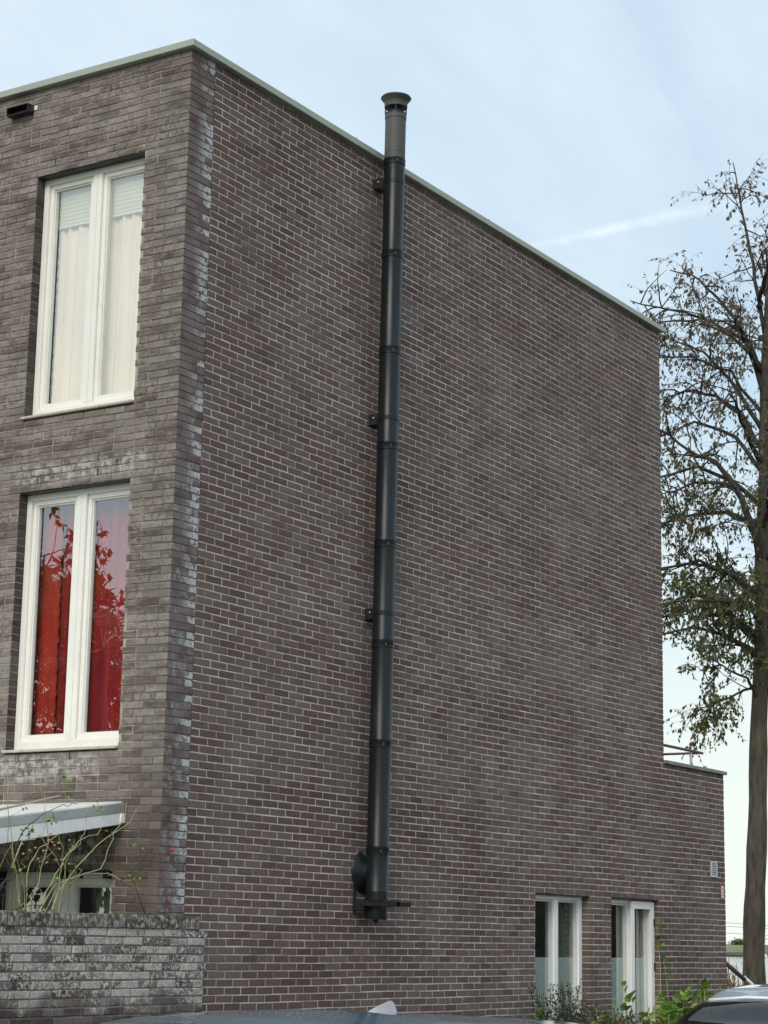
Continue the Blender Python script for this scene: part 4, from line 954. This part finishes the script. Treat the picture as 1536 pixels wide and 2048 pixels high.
# ------------------------------------------------------------------ cars
def spline(ks, x):
    xs_ = [k[0] for k in ks]
    if x <= xs_[0]: return ks[0][1]
    if x >= xs_[-1]: return ks[-1][1]
    for i in range(len(ks)-1):
        if xs_[i] <= x <= xs_[i+1]:
            t = (x-xs_[i])/(xs_[i+1]-xs_[i]); p0 = ks[max(i-1, 0)][1]; p1 = ks[i][1]; p2 = ks[i+1][1]; p3 = ks[min(i+2, len(ks)-1)][1]
            t = t*t*(3-2*t); return p1+(p2-p1)*t*.6+(p2-p1)*(x-xs_[i])/(xs_[i+1]-xs_[i])*.4
def car(label, yc, top, belt, x0, x1, ws, rs, wheels, paint, fin, hw=.89, roofw=.60, group='cars parked in a row along the kerb'):
    """front towards -X. top/belt: height against x. ws: windscreen from (base, header); rs: rear glass (header, base)"""
    root = empty('parked_car', ((x0+x1)/2, yc, 0), label, 'car', group)
    NX = 120; XS = [x0+(x1-x0)*i/NX for i in range(NX+1)]; prof = []
    for x in XS:
        t = min((x-x0)/.75, (x1-x)/.6, 1); w = hw*(.80+.20*math.sqrt(max(0, min(1, t)))); zt = spline(top, x); zb = min(spline(belt, x), zt-.02)
        cab = max(0, min(1, (zt-zb-.03)/.42)); rw = (w*.93)*(1-cab)+roofw*cab
        endf = max(0, min(1, min((x-x0)/.12, (x1-x)/.12))); zs0 = .22+.16*(1-endf)
        pts = [(w*.90, zs0), (w*.985, zs0+.12), (w, .52), (w*.995, min(.72, zb-.1)), (w*.965, zb-.01)]
        pw, pz = w*.945, zb
        crown = .028*cab+.02
        ze = zt-crown
        for s in (0, .25, .5, .75, 1.): pts.append((pw+(rw-pw)*(s**1.1), pz+(max(ze, pz+.005)-pz)*s))
        for s in (.25, .5, .75, 1.):      # rounded roof shoulder
            a = s*PI/2; pts.append((rw-.075*cab*(1-math.cos(a))-.02*s, max(ze, pz+.005)+(crown*.55)*math.sin(a)))
        wr_, zr = pts[-1]
        for s in (.2, .4, .6, .8, 1.): pts.append((wr_*(1-s), zr+(zt-zr)*math.sin(s*PI/2)))
        prof.append(pts)
    m = len(prof[0]); V = []
    for i, x in enumerate(XS):
        for w, z in prof[i]: V.append((x, yc+w, z))
        for w, z in prof[i]: V.append((x, yc-w, z))
    F = {'body': [], 'windscreen': [], 'side_window': [], 'rear_window': []}
    arch = lambda x, j: j <= 2 and any(abs(x-wx) < (.36 if j < 2 else .26) for wx in wheels)
    for i in range(NX):
        xm = (XS[i]+XS[i+1])/2
        for sgn in (0, 1):
            for j in range(m-1):
                a = i*2*m+sgn*m+j; q = (a, a+1, a+1+2*m, a+2*m) if sgn == 0 else (a, a+2*m, a+1+2*m, a+1)
                key = 'body'
                if 4.5 < j < 9 and ws[0]+.55 < xm < rs[1]-.5 and j < 8.5:
                    key = 'side_window'
                    if any(abs(xm-p) < .035 for p in (ws[1]+1.05, ws[1]+1.9)): key = 'body'
                if j >= 10 and ws[0]+.03 < xm < ws[1]: key = 'windscreen'
                if j >= 10 and rs[0] < xm < rs[1]-.03: key = 'rear_window'
                if arch(xm, j): continue
                F[key].append(q)
    for i in (0, NX):
        F['body'].append(tuple(i*2*m+j for j in range(m))+tuple(i*2*m+m+j for j in range(m-1, -1, -1)))
    for key, fs in F.items():
        if not fs: continue
        used = sorted({v for f in fs for v in f}); mp_ = {v: k for k, v in enumerate(used)}
        me = bpy.data.meshes.new(key); me.from_pydata([V[v] for v in used], [], [tuple(mp_[v] for v in f) for f in fs])
        me.materials.append(paint if key == 'body' else M['carglass'])
        for p in me.polygons: p.use_smooth = True
        link(key, me, root)
    zH = spline(top, ws[1])
    if fin is None: MB().tube([(ws[1]+.012, yc-roofw*.90, zH-.016), (ws[1], yc-.3, zH+.004), (ws[1], yc+.3, zH+.004), (ws[1]+.012, yc+roofw*.90, zH-.016)], .008, 8).build('header_trim', M['boatw'], root, True)
    MB().box(x0+.5, x1-.5, yc-hw*.8, yc+hw*.8, .3, .62).build('chassis', M['trim'], root)
    for sy in (-1, 1):     # seats
        for sx in (ws[1]+.65, ws[1]+1.45):
            MB().box(sx, sx+.12, yc+sy*.36-.22, yc+sy*.36+.22, .62, 1.14).build('seat', M['trim'], root, bevel=.04)
    MB().box(ws[0]+.25, ws[0]+.6, yc-hw*.75, yc+hw*.75, .62, spline(belt, ws[0]+.4)-.05).build('dashboard', M['trim'], root, bevel=.04)
    for wx in wheels:
        for sy in (-1, 1):
            yy = yc+sy*(hw-.12); w = MB().lathe((wx, yy, .315), [(.19, -.10), (.30, -.10), (.315, -.07), (.315, .07), (.30, .10), (.19, .10)], 28, (0, 1, 0)).build('wheel', M['rubber'], root, True, auto=40)
            MB().lathe((wx, yy+sy*.06, .315), [(.001, .02*sy), (.06, .02*sy), (.14, -.01), (.185, .03*sy), (.19, .03*sy)], 20, (0, 1, 0)).build('rim', M['rim'], w, True)
    for sy in (-1, 1):
        MB().box(x0+.03, x0+.20, yc+sy*hw*.62-.17, yc+sy*hw*.62+.17, .60, .72).build('headlight', M['lampw'], root, bevel=.02)
        MB().box(x1-.12, x1-.015, yc+sy*hw*.72-.12, yc+sy*hw*.72+.12, .72, .88).build('tail_light', M['lampr'], root, bevel=.02)
        zz = spline(belt, ws[1])+.06; MB().box(ws[1]-.25, ws[1]-.08, yc+sy*(hw+.03), yc+sy*(hw+.2), zz-.05, zz+.08).build('wing_mirror', paint, root, bevel=.03)
    if fin:
        fx, fz = fin; L = .21; fm = MB(); n = 10
        for k in range(n+1):
            t = k/n; h = .052*(t**.75)*(1 if t < .86 else max(0, (1-t)/.14)); w = .020*(1-.25*t)*(1 if t > .05 else .3)
            fm.v += [(fx+L*t, yc-w, fz+.0), (fx+L*t-.01*0, yc-w*.28, fz+h+.001), (fx+L*t, yc+w*.28, fz+h+.001), (fx+L*t, yc+w, fz)]
        for k in range(n):
            for q in range(3): a = k*4+q; fm.f.append((a, a+1, a+5, a+4))
        fm.f.append((0, 1, 2, 3)); fm.f.append((n*4+3, n*4+2, n*4+1, n*4))
        fm.build('shark_fin_aerial', M['fin'], root, True, auto=50)
    return root
topA = [(-8.45, .62), (-8.35, .74), (-7.6, .97), (-7.4, 1.04), (-6.95, 1.29), (-6.5, 1.445), (-6.2, 1.468), (-5.75, 1.480), (-5.4, 1.466), (-4.98, 1.448), (-4.4, 1.422), (-3.84, 1.388), (-3.62, 1.2), (-3.42, 1.0), (-3.34, .7)]
beltA = [(-8.35, .6), (-7.4, .93), (-5, .98), (-3.5, .99)]
car('steel blue car with a pale shark fin aerial, parked before the garden wall', -5.45, topA, beltA, -8.45, -3.34, (-7.4, -6.5), (-3.85, -3.5), (-7.5, -4.3), M['paint_b'], (-5.46, 1.462))
topB = [(-2.55, .62), (-2.45, .76), (-1.75, 1.02), (-1.5, 1.14), (-1.25, 1.30), (-.96, 1.44), (-.6, 1.515), (-.2, 1.535), (.4, 1.535), (.9, 1.52), (1.5, 1.46), (1.85, 1.30), (2.1, 1.0), (2.2, .7)]
beltB = [(-2.55, .6), (-1.7, .97), (1, 1.01), (2.1, 1.0)]
car('silver car with a dark windscreen at the bottom right corner of the view', -5.45, topB, beltB, -2.55, 2.2, (-1.7, -.92), (1.5, 2.0), (-1.75, 1.3), M['paint_s'], None)

# across the street, behind the camera: mirrored in the side windows and car bodies
for i, (x0, x1, lab) in enumerate(((-30, 4, 'long clipped hedge across the road behind the camera'), (7, 48, 'tall hedge across the road towards the water'))):
    h = empty('hedge', ((x0+x1)/2, -16.5, 0), lab, 'hedge', 'hedges across the road'); n = int((x1-x0)*420)
    P_ = np.stack([RNG.uniform(x0, x1, n), -16.5+RNG.uniform(-.7, .7, n), RNG.uniform(0, 2.9+i*.9, n)], 1); leaf_mesh('leaves', P_, RNG.normal(size=(n, 3)), .22, .6, M['leaf_low'], RNG.uniform(0, .8, n), h)
    MB().box(x0+.1, x1-.1, -16.9, -16.1, 0, 2.6+i*.9).build('inner_twigs', M['limb'], h)
